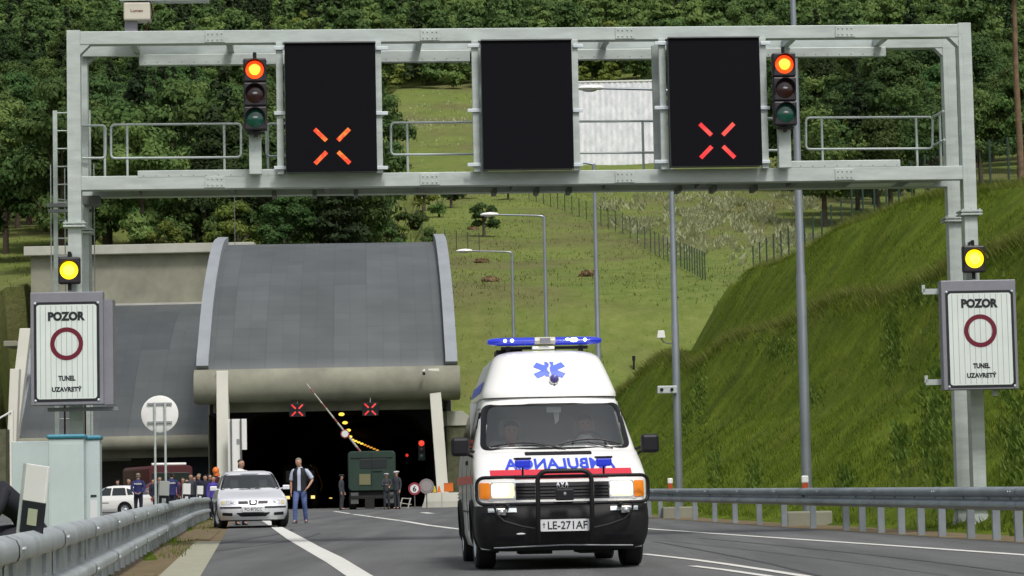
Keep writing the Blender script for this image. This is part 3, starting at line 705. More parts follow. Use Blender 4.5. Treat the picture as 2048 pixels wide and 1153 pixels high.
def mk_tree(kind, seed, m, h=11, rad=4.0, n=24, per=380, lsz=.205):
    r = random.Random(seed); clumps = []
    if kind == 'conifer':
        for k in range(30):
            t = k / 29; z = h * (.12 + .88 * t); R = rad * .62 * (1 - t) ** .8 + .15
            for j in range(3 if t < .7 else 1):
                a = r.uniform(0, 2 * pi); q = R * r.uniform(.35, .75); clumps.append((q * cos(a), q * sin(a), z, max(.35, R * .5), .45))
        per = 85
    else:
        for k in range(n):
            u = r.uniform(-.8, 1); a = r.uniform(0, 2 * pi); q = sqrt(max(0, 1 - u * u)) * r.uniform(.3, 1)
            cz = h * .58 + u * h * .36; R = r.uniform(.24, .42) * rad
            clumps.append((q * rad * .78 * cos(a), q * rad * .78 * sin(a), cz, R, R * r.uniform(.65, .95)))
    me = quadmesh('crown', leafcloud(clumps, per, lsz, seed=seed), M[m])
    root = thing('conifer_tree' if kind == 'conifer' else 'broadleaf_tree', 'tree', 'tree')
    o = bpy.data.objects.new('crown', me); C.objects.link(o); o.parent = root
    mb = MB(); hh = h * .7; lean = r.uniform(-.4, .4)
    mb.tube([(0, 0, -.8), (lean * .2, 0, hh * .3), (lean * .6, .1, hh * .65), (lean, 0, hh)], .2, 8, rs=[.26, .2, .13, .05])
    if kind != 'conifer':
        for k in range(6):
            a = r.uniform(0, 2 * pi); z = hh * r.uniform(.35, .8); L_ = rad * r.uniform(.4, .75)
            mb.tube([(lean * z / hh, 0, z), (L_ * .5 * cos(a), L_ * .5 * sin(a), z + 1.0), (L_ * cos(a), L_ * sin(a), z + 2.1)], .08, 5, rs=[.09, .06, .02])
    mb.build('trunk', 'bark', root, smooth=60); return root
protos = {'deep': [mk_tree('b', 1, 'leaf_d'), mk_tree('b', 2, 'leaf_d', 12.5, 4.3, 30), mk_tree('b', 3, 'leaf_d', 10, 3.6)],
          'mid': [mk_tree('b', 4, 'leaf_m', 10.5, 4.2), mk_tree('b', 5, 'leaf_m', 9, 3.8, 22), mk_tree('b', 6, 'leaf_m', 12, 3.6)],
          'yellow': [mk_tree('b', 7, 'leaf_y', 7.5, 3.2, 20), mk_tree('b', 8, 'leaf_y', 9, 3.0, 22)],
          'conifer': [mk_tree('conifer', 9, 'needle', 13, 3.8), mk_tree('conifer', 10, 'needle', 15, 3.6)],
          'bush': [mk_tree('b', 11, 'leaf_m', 3.2, 1.9, 12, 200, .17), mk_tree('b', 12, 'leaf_y', 2.6, 1.6, 10, 200, .15), mk_tree('b', 13, 'leaf_d', 4.2, 2.2, 14, 220, .18)]}
for p_ in protos['bush']: p_.name = 'bush'
used = set(); ntree = [0]
kindname = {'deep': 'dark green broadleaf tree', 'mid': 'mid green broadleaf tree', 'yellow': 'yellowish green small tree', 'conifer': 'dark pointed conifer', 'bush': 'low green bush'}
def plant(kind, px, D, sc, zone, X=None, dz=0):
    src = random.choice(protos[kind]); X = (px - CX) * D / F if X is None else X
    if src.name in used: o = copy_tree(src)
    else: o = src; used.add(src.name)
    o.location = (X, D, terr(X, D) - .15 + dz); o.rotation_euler = (0, 0, random.uniform(0, 6.28)); s = sc * random.uniform(.85, 1.2); o.scale = (s, s, s * random.uniform(.9, 1.12))
    tag(o, f'{kindname[kind]} {zone}', 'bush' if kind == 'bush' else 'tree', f'{kindname[kind]}s {zone}'); ntree[0] += 1; return o
D = 221.0; row = 0; cand = []
while D < 552:
    s = F / D; step = 7.2 * (D / 300) ** .35 * s; px = -60 + (row % 2) * step / 2
    while px < 2110:
        q = px + random.uniform(-.25, .25) * step; Dd = D + random.uniform(-3, 3)
        left = q < (770 - max(0, 300 - D) * .5 if D < 300 else (690 if D < 420 else 670)); far = D > 556
        if q < 60 and D < 236: left = False
        right = (q > 1900 and D > 330) or (1575 < q <= 1900 and D > 262 + (q < 1640) * 60) or (1310 < q <= 1575 and D > 470)
        hidden = False
        if not far and 960 < q < 1140: hidden = True   # only the back of the middle display there
        if (left or right or far) and not hidden:
            zone = 'on the wooded slope left of the meadow' if left and not far else ('behind the wire fence on the right slope' if right and not far else 'in the forest above the meadow')
            c = random.random()
            cl = vn(q * .006 + 3, D * .02)   # stands of like trees
            kind = 'conifer' if (cl > .78 and c < .6 and q < 600) or c < .05 else ('mid' if (cl < .5 and c < .8) or c < .32 else ('yellow' if c > .955 else 'deep'))
            cand.append((kind, q, Dd, 1.22 if D < 500 else 1.3, zone))
        px += step
    D += (9.5 if D < 330 else 14); row += 1
NEAR = 285
for c_ in cand[:NEAR]: plant(*c_)
far_list = [(k_, q_, d_, s_) for k_, q_, d_, s_, z_ in cand[NEAR:]]; print('CAND', len(cand), cand[NEAR][2] if len(cand) > NEAR else None)
D = 553.0; row = 0
while D < 800:
    step = 6.6 * F / D; px = -60 + (row % 2) * step / 2
    while px < 2110:
        q = px + random.uniform(-.3, .3) * step; cl = vn(q * .006 + 3, D * .02); c = random.random()
        far_list.append(('conifer' if (cl > .75 and c < .5) or c < .05 else ('mid' if (cl < .45 and c < .8) or c < .3 else ('yellow' if c > .92 else 'deep')), q, D + random.uniform(-4, 4), 1.25))
        if row < 2: far_list.append(('bush', q + step / 2, D - 5 + random.uniform(-3, 3), 1.7))
        px += step
    D += 11 if row < 4 else 17; row += 1
print('FAR', len(far_list))
cache = {}
def far_forest():
    names = ['leaf_d', 'leaf_m', 'leaf_y', 'needle']; out = {n: [] for n in names}; r = np.random.default_rng(5)
    for k_, q_, d_, s_ in far_list:
        src = random.choice(protos[k_]); cr = [o for o in kids(src) if o.name.startswith('crown')][0]
        if cr.name not in cache:
            me = cr.data; co = np.empty(len(me.vertices) * 3, 'f'); me.vertices.foreach_get('co', co); co = co.reshape(-1, 4, 3)[::4]; cen = co.mean(1, keepdims=True); cache[cr.name] = (cen + (co - cen) * 1.9, me.materials[0].name)
        Q_, mn = cache[cr.name]; s = s_ * random.uniform(.85, 1.2); a = random.uniform(0, 6.28); X = (q_ - CX) * d_ / F; z = terr(X, d_) - .3
        R_ = np.array([[cos(a), -sin(a), 0], [sin(a), cos(a), 0], [0, 0, 1]]) * s; key = {'leaves_deep': 'leaf_d', 'leaves_mid': 'leaf_m', 'leaves_yellowish': 'leaf_y', 'needles': 'needle'}[mn]
        out[key].append(Q_ @ R_.T + np.array([X, d_, z]))
    allq = []; mi = []
    for i, n in enumerate(names):
        if out[n]: q = np.concatenate(out[n]); allq.append(q); mi.append(np.full(len(q), i, 'i'))
    allq = np.concatenate(allq); me = quadmesh('forest', allq, M['leaf_d'])
    for n in names[1:]: me.materials.append(M[n])
    me.polygons.foreach_set('material_index', np.concatenate(mi)); o = bpy.data.objects.new('forest', me); C.objects.link(o)
    tag(o, 'far wooded hillside above the meadow read as one mass of trees', 'forest', kind='stuff'); print('far quads', len(allq))
far_forest()
# singled-out trees and bushes near the portal roof and on the slope
for kind, px, D, sc, z in (('yellow', 478, 218, .95, 'rising bright behind the slate roof'), ('yellow', 330, 217, .55, 'young and thin behind the beige wall'), ('mid', 700, 222, 1.0, 'leaning over the right half of the slate roof'), ('mid', 640, 224, .9, 'behind the middle of the slate roof'),
                       ('deep', 570, 219, .8, 'behind the slate roof beside the bright tree'), ('mid', 410, 220, .8, 'behind the left roof fin')):
    plant(kind, px, D, sc, z)
for px, D, sc in ((800, 262, .9), (826, 285, 1.0), (850, 300, 1.1), (770, 250, .9), (905, 305, .8), (880, 290, .6), (1020, 318, .6), (930, 322, .9), (820, 240, .5), (860, 250, .45), (760, 425, 1.1), (790, 440, 1.2), (800, 428, .7)):
    plant('bush', px, D, sc, 'in the scrub at the top edge of the grass slope')
plant('bush', 970, 262, .75, 'standing alone among the hay heaps')
# tall bare trunk at the right edge
tr = thing('pine_tree', 'tall pine with bare reddish trunk at the top right edge', 'tree'); b = P(2040, 330, 150); tr.location = (b.x, 150, terr(b.x, 150)); t = P(2041, -60, 150)
MB().tube([(0, 0, -.5), (.05, 0, 5), (-.05, 0, 10), (.05, 0, 17)], .2, 10, rs=[.22, .19, .16, .1]).build('trunk', mat('pine_bark', (.16, .10, .06), .9, var=.35, vscale=3, bump=.5), tr, smooth=60)
o = bpy.data.objects.new('crown', quadmesh('crown', leafcloud([(random.uniform(-2, 2), random.uniform(-2, 2), 16.5 + random.uniform(-2.5, 3), 1.3, .9) for _ in range(16)], 200, .2, seed=33), M['needle'])); C.objects.link(o); o.parent = tr
for lst in protos.values():
    for src in lst:
        if src.name not in used:
            for ch in kids(src): bpy.data.objects.remove(ch)
            bpy.data.objects.remove(src)
print('TREES', ntree[0])

# hay heaps
for i, (px, py, w, w2) in enumerate(((981, 556, 40, 'lower left'), (963, 518, 34, 'middle'), (1178, 545, 46, 'right'), (946, 452, 26, 'highest'))):
    p = hpix(px, py + 8); s = F / p.y; r_ = random.Random(i); rows = []; mb = MB(); R = w / s / 2
    for k in range(7):
        t = k / 6; rows.append([Vector((R * (1 - t ** 1.6 * .97) * cos(a) * r_.uniform(.8, 1.15), R * .7 * (1 - t ** 1.6 * .97) * sin(a) * r_.uniform(.8, 1.15), R * .62 * t * r_.uniform(.85, 1.1))) for a in [2 * pi * j / 16 for j in range(16)]])
    mb.grid(rows, 0, True); o = mb.build('hay_heap', 'hay', smooth=70); o.location = p - Vector((0, 0, .15))
    q = leafcloud([(0, 0, R * .25, R * .85, R * .4)], 500, .22, seed=i); o2 = bpy.data.objects.new('straw', quadmesh('straw', q, M['hay'])); C.objects.link(o2); o2.parent = o
    tag(o, f'{w2} brown heap of dry hay on the green slope', 'hay heap', 'hay heaps on the slope')

# wire fences
def fence(name, label, pts, h, m='greenpost'):
    root = thing(name, label, 'fence')
    for i, p in enumerate(pts):
        MB().cyl((p.x, p.y, p.z - .3), (p.x, p.y, p.z + h), .045, 6).build('post', m, root, smooth=60)
    mb = MB()
    for a, b in zip(pts, pts[1:]):
        for k in range(8):
            z = h * (.05 + .13 * k); mb.bar(a + Vector((0, 0, z)), b + Vector((0, 0, z)), .006, .006)
        n = int((b - a).length / .25)
        for k in range(1, n):
            q = a.lerp(b, k / n); mb.box((q.x, q.y, q.z + h * .5), (.005, .005, h * .95))
    mb.build('wire_mesh', m, root); return root
def walk(pxs, n):
    out = []
    for k in range(n):
        t = k / (n - 1) * (len(pxs) - 1); i = min(int(t), len(pxs) - 2); f = t - i
        px = pxs[i][0] * (1 - f) + pxs[i + 1][0] * f; D = pxs[i][1] * (1 - f) + pxs[i + 1][1] * f; X = (px - CX) * D / F; out.append(Vector((X, D, terr(X, D))))
    return out
fence('wire_fence', 'dark wire fence slanting down the hill from the gantry beam to the bank', walk([(1062, 318), (1180, 284), (1300, 240), (1370, 214), (1412, 198)], 34), 2.1)
fence('wire_fence', 'dark wire fence standing on the crest of the near bank', [Vector((xr(Y) + 1 + 17.6, Y, terr(xr(Y) + 18.6, Y) - .05)) for Y in [87 + 2.55 * k for k in range(29)]], 1.9)
fence('wire_fence', 'faint wire fence in the scrub behind the slate roof', walk([(800, 262), (880, 250), (960, 246)], 8), 1.8)

# white sheeted building seen between the displays
p = P(1225, 330, 398); B = thing('sheeted_building', 'big white sheet-covered building seen between the middle and right displays', 'building', (p.x, 398, 0)); a = P(1140, 166, 398); b = P(1322, 166, 398)
zb = terr(p.x, 398) - 3; wd = (b.x - a.x); h = a.z - zb; mb = MB(); nn = 17
rows = [[Vector((-wd / 2 + wd * k / (nn * 4), .05 * sin(k * pi / 2) , z)) for k in range(nn * 4 + 1)] for z in (zb, zb + h * .33, zb + h * .66, zb + h)]
mb.grid(rows); mb.box2((-wd / 2, .06, zb), (wd / 2, 9, zb + h - .02)); mb.build('sheet_wall', 'sheet', B, smooth=30)
mb = MB(); mb.box2((-wd / 2 - .2, -.12, zb + h), (wd / 2 + .2, 9.2, zb + h + .2)); mb.build('roof_edge', 'white', B)
# ================================================================ street lamps
def street_lamp(D, X, label, ladder=False):
    z0 = gz(D) - .02; H = 11.15 - z0; root = thing('street_lamp', label, 'street lamp', (X, D, z0), 0, 'street lamps behind the right guardrail')
    mb = MB(); mb.tube([(0, 0, 0), (0, 0, H * .45), (0, 0, H * .455), (0, 0, H)], .1, 14, rs=[.105, .098, .085, .052]); mb.build('pole', 'pole', root, smooth=50)
    mb = MB(); mb.tube([(0, 0, H - .08), (-.06, 0, H), (-.3, 0, H + .03), (-1.75, 0, H + .09)], .035, 8, rs=[.05, .045, .032, .03]); mb.build('arm', 'pole', root, smooth=60)
    mb = MB(); rows = []
    for k, (x, w, h1, h2) in enumerate(((-1.70, .05, .03, .03), (-1.76, .11, .07, .05), (-2.0, .14, .10, .05), (-2.28, .13, .07, .05), (-2.38, .06, .02, .03))):
        rows.append([Vector((x, w * cos(a), H + .10 + (h1 if sin(a) > 0 else h2) * sin(a))) for a in [2 * pi * j / 12 for j in range(12)]])
    mb.grid(rows, 0, True); mb.poly(rows[0]); mb.poly(rows[-1]); mb.build('lamp_head', 'white', root, smooth=50)
    mb = MB(); mb.ell((-2.06, 0, H + .06), (.2, .09, .06), 10, 6); mb.build('lamp_lens', 'lensclear', root, smooth=60)
    if D < 70:
        mb = MB(); mb.box((0, 0, .12), (.9, .7, .34)); mb.build('footing', 'conc', root, bevel=.03)
    return root
lampl = [street_lamp(53, 5.80, 'nearest street lamp, tall thick pole running past the gantry frame'), street_lamp(68, 4.17, 'street lamp with its head before the white building and a detector on its pole'),
         street_lamp(83, 2.66, 'street lamp pole rising behind the ambulance light bar up to the middle display'), street_lamp(98.5, 1.25, 'street lamp with full arm visible, second from the slate roof'), street_lamp(113, .03, 'smallest street lamp with full arm visible, nearest the slate roof')]
# devices on lamp 2
p = P(1334, 780, 67.8); s = thing('traffic_detector', 'grey detector box with two lenses clamped to a lamp pole', 'detector', (p.x, 67.8, p.z)); mb = MB(); mb.box((0, 0, 0), (.50, .2, .20)); mb.build('housing', 'galv', s, bevel=.02)
mb = MB(); [mb.cyl((x, -.12, 0), (x, -.09, 0), .045, 12) for x in (-.14, .12)]; mb.build('lens', 'black', s)
mb = MB(); mb.bar((.1, .1, .0), (.1, .3, 0), .08, .08); mb.build('clamp', 'galv_dark', s)
p = P(1322, 672, 67.9); s = thing('floodlight', 'small white floodlight on a short bracket beside a lamp pole', 'floodlight', (p.x, 67.9, p.z)); mb = MB(); mb.poly([(-.11, -.1, -.06), (.11, -.1, -.06), (.08, -.1, .13), (-.08, -.1, .13)], 0, (0, .16, 0)); mb.build('housing', 'white', s, bevel=.01)
mb = MB(); mb.tube([(0, 0, -.06), (.06, 0, -.16), (.2, .05, -.2), (.28, .1, -.2)], .018, 6); mb.build('bracket', 'galv_dark', s)
# small dark post on the slope
p = hpix(1268, 742); o = MB().box((0, 0, .45), (.14, .14, .95)).box((.0, -.05, .75), (.22, .1, .3)).build('marker_post', 'black'); o.location = p if p else (9, 150, 5); tag(o, 'short dark marker post standing alone on the grass slope', 'marker post')
# ================================================================ gantry
GA = Vector((-7.012, 42.4, 0)); GYAW = math.atan2(1.0, 14.65)
eu = Vector((cos(GYAW), sin(GYAW), 0)); ev = Vector((-sin(GYAW), cos(GYAW), 0))
def GL(px, py, v=0.0):   # photograph pixel -> (u, z) on the gantry plane at depth v behind the front face
    r = ray(px, py); o = CAM - GA; t = (v - o.dot(ev)) / r.dot(ev); p = CAM + r * t - GA
    return p.dot(eu), p.z
def rect(px0, py0, px1, py1, v): 
    ym = (py0 + py1) / 2; xm = (px0 + px1) / 2
    return GL(px0, ym, v)[0], GL(xm, py1, v)[1], GL(px1, ym, v)[0], GL(xm, py0, v)[1]
GT = thing('sign_gantry', 'light grey steel box gantry spanning the road on paired legs', 'gantry', tuple(GA), GYAW)
lw = .215; UR = 14.62; ztop = (GL(139, 62)[1] + GL(1929, 47)[1]) / 2; zb1 = (GL(300, 379)[1] + GL(1850, 360)[1]) / 2; hb = .225; DV = 1.05
print('gantry', ztop, zb1, GL(139, 62), GL(1929, 47), GL(1956, 970), GL(300, 355), GL(1700, 338))
def legs(u, v, nm='leg'):
    z0 = gz(43) - .1; mb = MB(); mb.box((u, v + lw / 2, (z0 + ztop) / 2 + .01), (lw, lw, ztop - z0)); mb.box((u - lw * .0, v - .001, (z0 + ztop) / 2), (lw * .35, .004, ztop - z0 - .4)) ; mb.build(nm, 'galv', GT, bevel=.008)
    mb = MB(); zz = zb1 - .58; mb.box((u, v + lw / 2, zz), (lw + .14, lw + .14, .03)); mb.box((u, v + lw / 2, zz + .05), (lw + .14, lw + .14, .03))
    for du in (-.14, 0, .14): mb.cyl((u + du, v - .045, zz - .03), (u + du, v - .045, zz + .09), .014, 6)
    mb.build('leg_flange', 'galv', GT)
    mb = MB(); mb.box((u, v + lw / 2, z0 + .12), (lw + .22, lw + .22, .04)); 
    for du in (-1, 1): mb.poly([(u + du * lw / 2, v + lw / 2 - .01, z0 + .14), (u + du * (lw / 2 + .1), v + lw / 2 - .01, z0 + .14), (u + du * lw / 2, v + lw / 2 - .01, z0 + .55)], 0, (0, .02, 0))
    mb.box((u, v + lw / 2, z0 + .5), (lw + .1, lw + .1, .07)); mb.build('leg_base', 'galv', GT)
legs(0, 0); legs(UR, 0); legs(.02, DV); legs(UR - .02, DV)
for v in (0, DV):
    mb = MB(); mb.box2((lw / 2, v + .003, ztop - hb), (UR - lw / 2, v + lw, ztop - .012)); mb.build('top_beam', 'galv', GT, bevel=.008)
    mb = MB(); mb.box2((lw / 2, v + .003, zb1), (UR - lw / 2, v + lw, zb1 + hb)); mb.build('bottom_beam', 'galv', GT, bevel=.008)
    for u, s in ((lw / 2, 1), (UR - lw / 2, -1)):
        mb = MB(); mb.poly([(u, v + .012, ztop - hb), (u + s * .16, v + .012, ztop - hb), (u, v + .012, ztop - hb - .16)], 0, (0, lw - .03, 0)); mb.build('corner_gusset', 'galv', GT)
for v in (0,):
    for px in (430, 860, 1250, 1690):
        for za, zb_, yy in ((ztop - hb, ztop, 75), (zb1, zb1 + hb, 365)):
            u = GL(px, yy, v)[0]; mb = MB(); mb.box2((u - .16, v - .012, za + .015), (u + .16, v + .002, zb_ - .025))
            for du in (-.11, -.04, .04, .11):
                for dz in (.06, .16): mb.cyl((u + du, v - .026, za + dz), (u + du, v - .012, za + dz), .013, 6)
            mb.build('splice_plate', 'galv', GT, bevel=.003)
# cross members, walkway, underside brackets
k = 0; u = .9
while u < UR - .3:
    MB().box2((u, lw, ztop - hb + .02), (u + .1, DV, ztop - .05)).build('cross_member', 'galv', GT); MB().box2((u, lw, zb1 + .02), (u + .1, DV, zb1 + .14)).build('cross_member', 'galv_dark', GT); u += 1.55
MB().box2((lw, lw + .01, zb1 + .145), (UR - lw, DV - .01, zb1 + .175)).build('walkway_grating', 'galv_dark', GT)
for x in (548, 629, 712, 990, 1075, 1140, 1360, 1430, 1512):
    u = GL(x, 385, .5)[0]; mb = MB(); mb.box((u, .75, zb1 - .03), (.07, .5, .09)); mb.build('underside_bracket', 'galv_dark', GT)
u0_, z0_, u1_, z1_ = rect(158, 392, 188, 412, DV); mb = MB(); mb.box2((u0_ + .1, .6, zb1 - .16), (u1_ + .12, DV - .02, zb1 - .02)); mb.build('underside_bracket', 'galv_dark', GT)
u0_ = GL(1700, 370, .5)[0]; u1_ = GL(1790, 370, .5)[0]; MB().box2((u0_, .35, zb1 - .012), (u1_, .85, zb1 + .01)).build('light_plate', 'galv_bright', GT)
u0_ = GL(1815, 372, .5)[0]; MB().box2((u0_, .35, zb1 - .012), (u0_ + .45, .85, zb1 + .01)).build('light_plate', 'galv_bright', GT)
# cable trays with rivets
def tray(px0, py0, px1, py1, v, dep=.12, m='galv'):
    a, z0, b, z1 = rect(px0, py0, px1, py1, v); mb = MB(); mb.box2((a, v, z0), (b, v + dep, z1)); o = mb.build('cable_tray', m, GT, bevel=.01)
    mb = MB(); u = a + .1
    while u < b: mb.cyl((u, v - .004, z0 + (z1 - z0) * .25), (u, v + .01, z0 + (z1 - z0) * .25), .009, 6); u += .2
    mb.build('rivets', 'galv_dark', GT)
z = ztop - hb - .24
for (a, b) in ((278, 570), (760, 940), (1152, 1325), (1525, 1772)):
    tray(a, 108 if a < 700 else (101 if a < 1000 else (98 if a < 1400 else 95)), b, 130 if a < 700 else (124 if a < 1000 else (119 if a < 1400 else 114)), .78)
tray(275, 340, 560, 354.5, -.0, .14); tray(1565, 321, 1801, 335.5, -.0, .14)
a, z0, b, z1 = rect(165, 93, 272, 113, .98); MB().box2((a, .96, z0), (b, 1.03, z1)).build('cable_tray', 'galv', GT)
# handrails of the walkway, behind
def rail_loop(px0, px1, ytop, ybot, slope, v=.98, posts=(), ybase=0, closeL=True, closeR=True):
    def Y(x, y): return y + slope * (x - px0)
    path = [GL(px0, Y(px0, ytop), v), GL(px1, Y(px1, ytop), v), GL(px1, Y(px1, ybot), v), GL(px0, Y(px0, ybot), v)]
    pts = corner_path([Vector((u, v, z)) for u, z in path], .07)
    MB().tube(pts, .020, 8, close=True).build('handrail', 'galv', GT, smooth=60)
    for x in posts:
        u, z = GL(x, Y(x, ytop), v); MB().tube([(u, v + .01, zb1 + .1), (u, v + .01, z)], .021, 8).build('handrail_post', 'galv', GT, smooth=60)
rail_loop(222, 482, 250, 317, -.008, posts=(254, 448)); rail_loop(150, 211, 252, 317, -.008, posts=(209,)); rail_loop(533, 620, 248, 313, -.008, posts=(535,))
rail_loop(782, 1010, 246, 310, -.008, posts=(814,)); rail_loop(1060, 1315, 244, 307, -.006, posts=(1285,)); rail_loop(1390, 1572, 238, 302, -.006, posts=(1522,))
rail_loop(1612, 1865, 236, 299, -.006, posts=(1643, 1832))
uA, zA = GL(1866, 234, .98)
for z in (zA, zA - .48): MB().tube([(uA, .98, z), (uA + .02, .6, z + .0), (uA + .02, .3, z)], .02, 8).build('handrail', 'galv', GT, smooth=60)
MB().tube([(uA + .03, .62, zb1 + .2), (uA + .03, .62, zA)], .02, 8).build('handrail_post', 'galv', GT, smooth=60)
# ladder with safety cage behind the left legs
mb = MB(); uL, zL = GL(110, 222, 1.45); uR2 = GL(177, 222, 1.45)[0]
for u in (uL, uR2): mb.box2((u - .035, 1.42, .1), (u + .035, 1.48, zL))
mb.build('ladder_rail', 'galv', GT)
mb = MB(); z = .4
while z < zL: mb.cyl((uL, 1.45, z), (uR2, 1.45, z), .012, 6); z += .30
mb.build('ladder_rungs', 'galv', GT)
mb = MB(); uc = (uL + uR2) / 2; R_ = (uR2 - uL) / 2 + .08
z = 2.6
while z < zL - .8:
    mb.tube([(uc + R_ * cos(a), 1.45 + .62 * sin(a), z) for a in [pi * k / 10 for k in range(11)]], .012, 5); z += 1.1
for a in (0.02, pi / 3, 2 * pi / 3, pi - .02): mb.tube([(uc + R_ * cos(a), 1.45 + .62 * sin(a), 2.5), (uc + R_ * cos(a), 1.45 + .62 * sin(a), zL - .9)], .009, 5)
mb.build('safety_cage', 'galv', GT)
zz = GL(110, 412, 1.3)[1]; mb = MB(); mb.box2((uL - .12, 1.2, zz - .03), (uR2 + .1, 1.3, zz + .03)); mb.box2((uL - .1, 1.2, zz - .12), (uR2 + .1, 1.26, zz - .07)); mb.build('ladder_bracket', 'galv_dark', GT)

def gthing(name, label, cat, u, v, z, group=None):
    p = GA + eu * u + ev * v + Vector((0, 0, z)); return thing(name, label, cat, tuple(p), GYAW, group)
# lane displays
for (x0, y0, x1, y1), lab, cross in (((571, 87, 752, 343), 'left black lane display with an orange lit cross', 'led_orange'), ((965, 82, 1145, 337), 'middle black lane display, dark with no cross lit', None), ((1340, 77, 1521, 331), 'right black lane display with a red lit cross', 'led_red')):
    v = -.34; a, z0, b, z1 = rect(x0, y0, x1, y1, v); cx = (a + b) / 2; s = gthing('lane_display', lab, 'lane display', cx, v, z0); w = b - a; h = z1 - z0
    mb = MB(); mb.box2((-w / 2, .02, 0), (w / 2, .31, h)); mb.build('housing', 'galv_dark', s, bevel=.01)
    mb = MB(); mb.box2((-w / 2 - .004, -.0, -.004), (w / 2 + .004, .019, h + .004)); mb.build('front_glass', 'screen', s, bevel=.006)
    mb = MB(); mb.box2((-w / 2 - .01, -.03, h + .005), (w / 2 + .01, .3, h + .025)); mb.build('top_shade', 'galv_dark', s)
    if cross:
        xc, zc = GL((x0 + x1) / 2 + (3 if x0 < 900 else 4), (293 if x0 < 900 else 282), v); led_cross(s, cross, lambda x, z: Vector((x - cx, -.006, z - z0)), xc, zc, .13, .395, .034)
    # mounting posts with clamps (part of the gantry steel)
    for px in (((560, 548, 572), (757, 752, 776)) if x0 < 900 else (((951, 935, 962), (1150, 1146, 1166)) if x0 < 1300 else ((1325, 1309, 1337), (1526, 1521, 1540)))):
        u = GL(px[0], 210, -.02)[0]; w2 = .055 if px is not None else 0
        MB().box2((u - w2, -.13, zb1 + hb - .02), (u + w2, -.02, ztop - hb - .01)).build('mounting_post', 'galv', GT, bevel=.006)
        for yy in (y0 + 10, (y0 + y1) / 2 + 12, y1 - 7):
            ua, za = GL(px[1], yy, -.16); ub, _ = GL(px[2], yy, -.16)
            MB().box2((ua, -.17, za - .028), (ub, -.135, za + .028)).build('clamp_bar', 'galv_bright', GT, bevel=.005)
for px in (1313, 965, 577):   # second pole row seen beside the displays
    u = GL(px, 200, .5)[0]; MB().box2((u - .06, .45, zb1 + hb), (u + .06, .57, ztop - hb - .02)).build('mounting_post', 'galv', GT)
# three-lamp signals
def lensm(name, col, dark=False): return mat(name, col, .25, coat=.5)
M['red_on'] = mat('red_lamp_lit', (1, .15, .02), .3, emit=(1, .045, .004), estr=1.25)
M['red_core'] = mat('red_lamp_core', (1, .6, .1), .3, emit=(1, .42, .01), estr=1.5)
M['yel_on'] = mat('amber_lamp_lit', (1, .7, .05), .3, emit=(1, .66, .005), estr=1.35)
M['yel_core'] = mat('amber_lamp_core', (1, .9, .2), .3, emit=(1, .86, .03), estr=1.5)
M['dullred'] = mat('unlit_dark_lens', (.022, .002, .003), .3, coat=.3); M['green_off'] = mat('unlit_green_lens', (.004, .065, .045), .2, coat=.6)
M['hous'] = mat('signal_housing', (.018, .014, .020), .5)
def lens(parent, x, y, z, r, m, core=None, visor=True):
    rows = []
    for k in range(6):
        q = r * k / 5; rows.append([Vector((x + max(q, .002) * cos(a), y - .03 * (1 - (k / 5) ** 2), z + max(q, .002) * sin(a))) for a in [2 * pi * j / 24 for j in range(24)]])
    mb = MB(); mb.grid(rows, 0, True); o = mb.build('lens', m, parent, smooth=60)
    if core:
        rows = [[Vector((x + max(.002, r * .62 * k / 3) * cos(a) * (1 + .06 * sin(3 * a)), y - .034 * (1 - (k / 3 * .62) ** 2) - .002, z + max(.002, r * .62 * k / 3) * sin(a))) for a in [2 * pi * j / 20 for j in range(20)]] for k in range(4)]
        mb = MB(); mb.grid(rows, 0, True); mb.build('lamp_core', core, o, smooth=60)
    else:
        mb = MB(); mb.ell((x, y - .031, z + r * .05), (r * .28, .006, r * .13), 10, 5); mb.build('painted_glint', 'grey_trim', o, smooth=60)  # grey oval modelled as a glint on the unlit lens
    if visor:
        mb = MB(); n = 16; a0 = radians(-25); rows = []
        for rr in (r * 1.10, r * 1.16):
            rows.append([Vector((x + rr * cos(a0 + (pi - 2 * a0) * j / n), y + .03, z + rr * sin(a0 + (pi - 2 * a0) * j / n))) for j in range(n + 1)])
            rows.append([Vector((x + rr * cos(a0 + (pi - 2 * a0) * j / n), y - .10 + .05 * (1 - sin(max(0, a0 + (pi - 2 * a0) * j / n)) ), z + rr * sin(a0 + (pi - 2 * a0) * j / n))) for j in range(n + 1)])
        mb.grid([rows[0], rows[1], rows[3], rows[2]]); mb.build('visor', 'hous', parent, smooth=50)
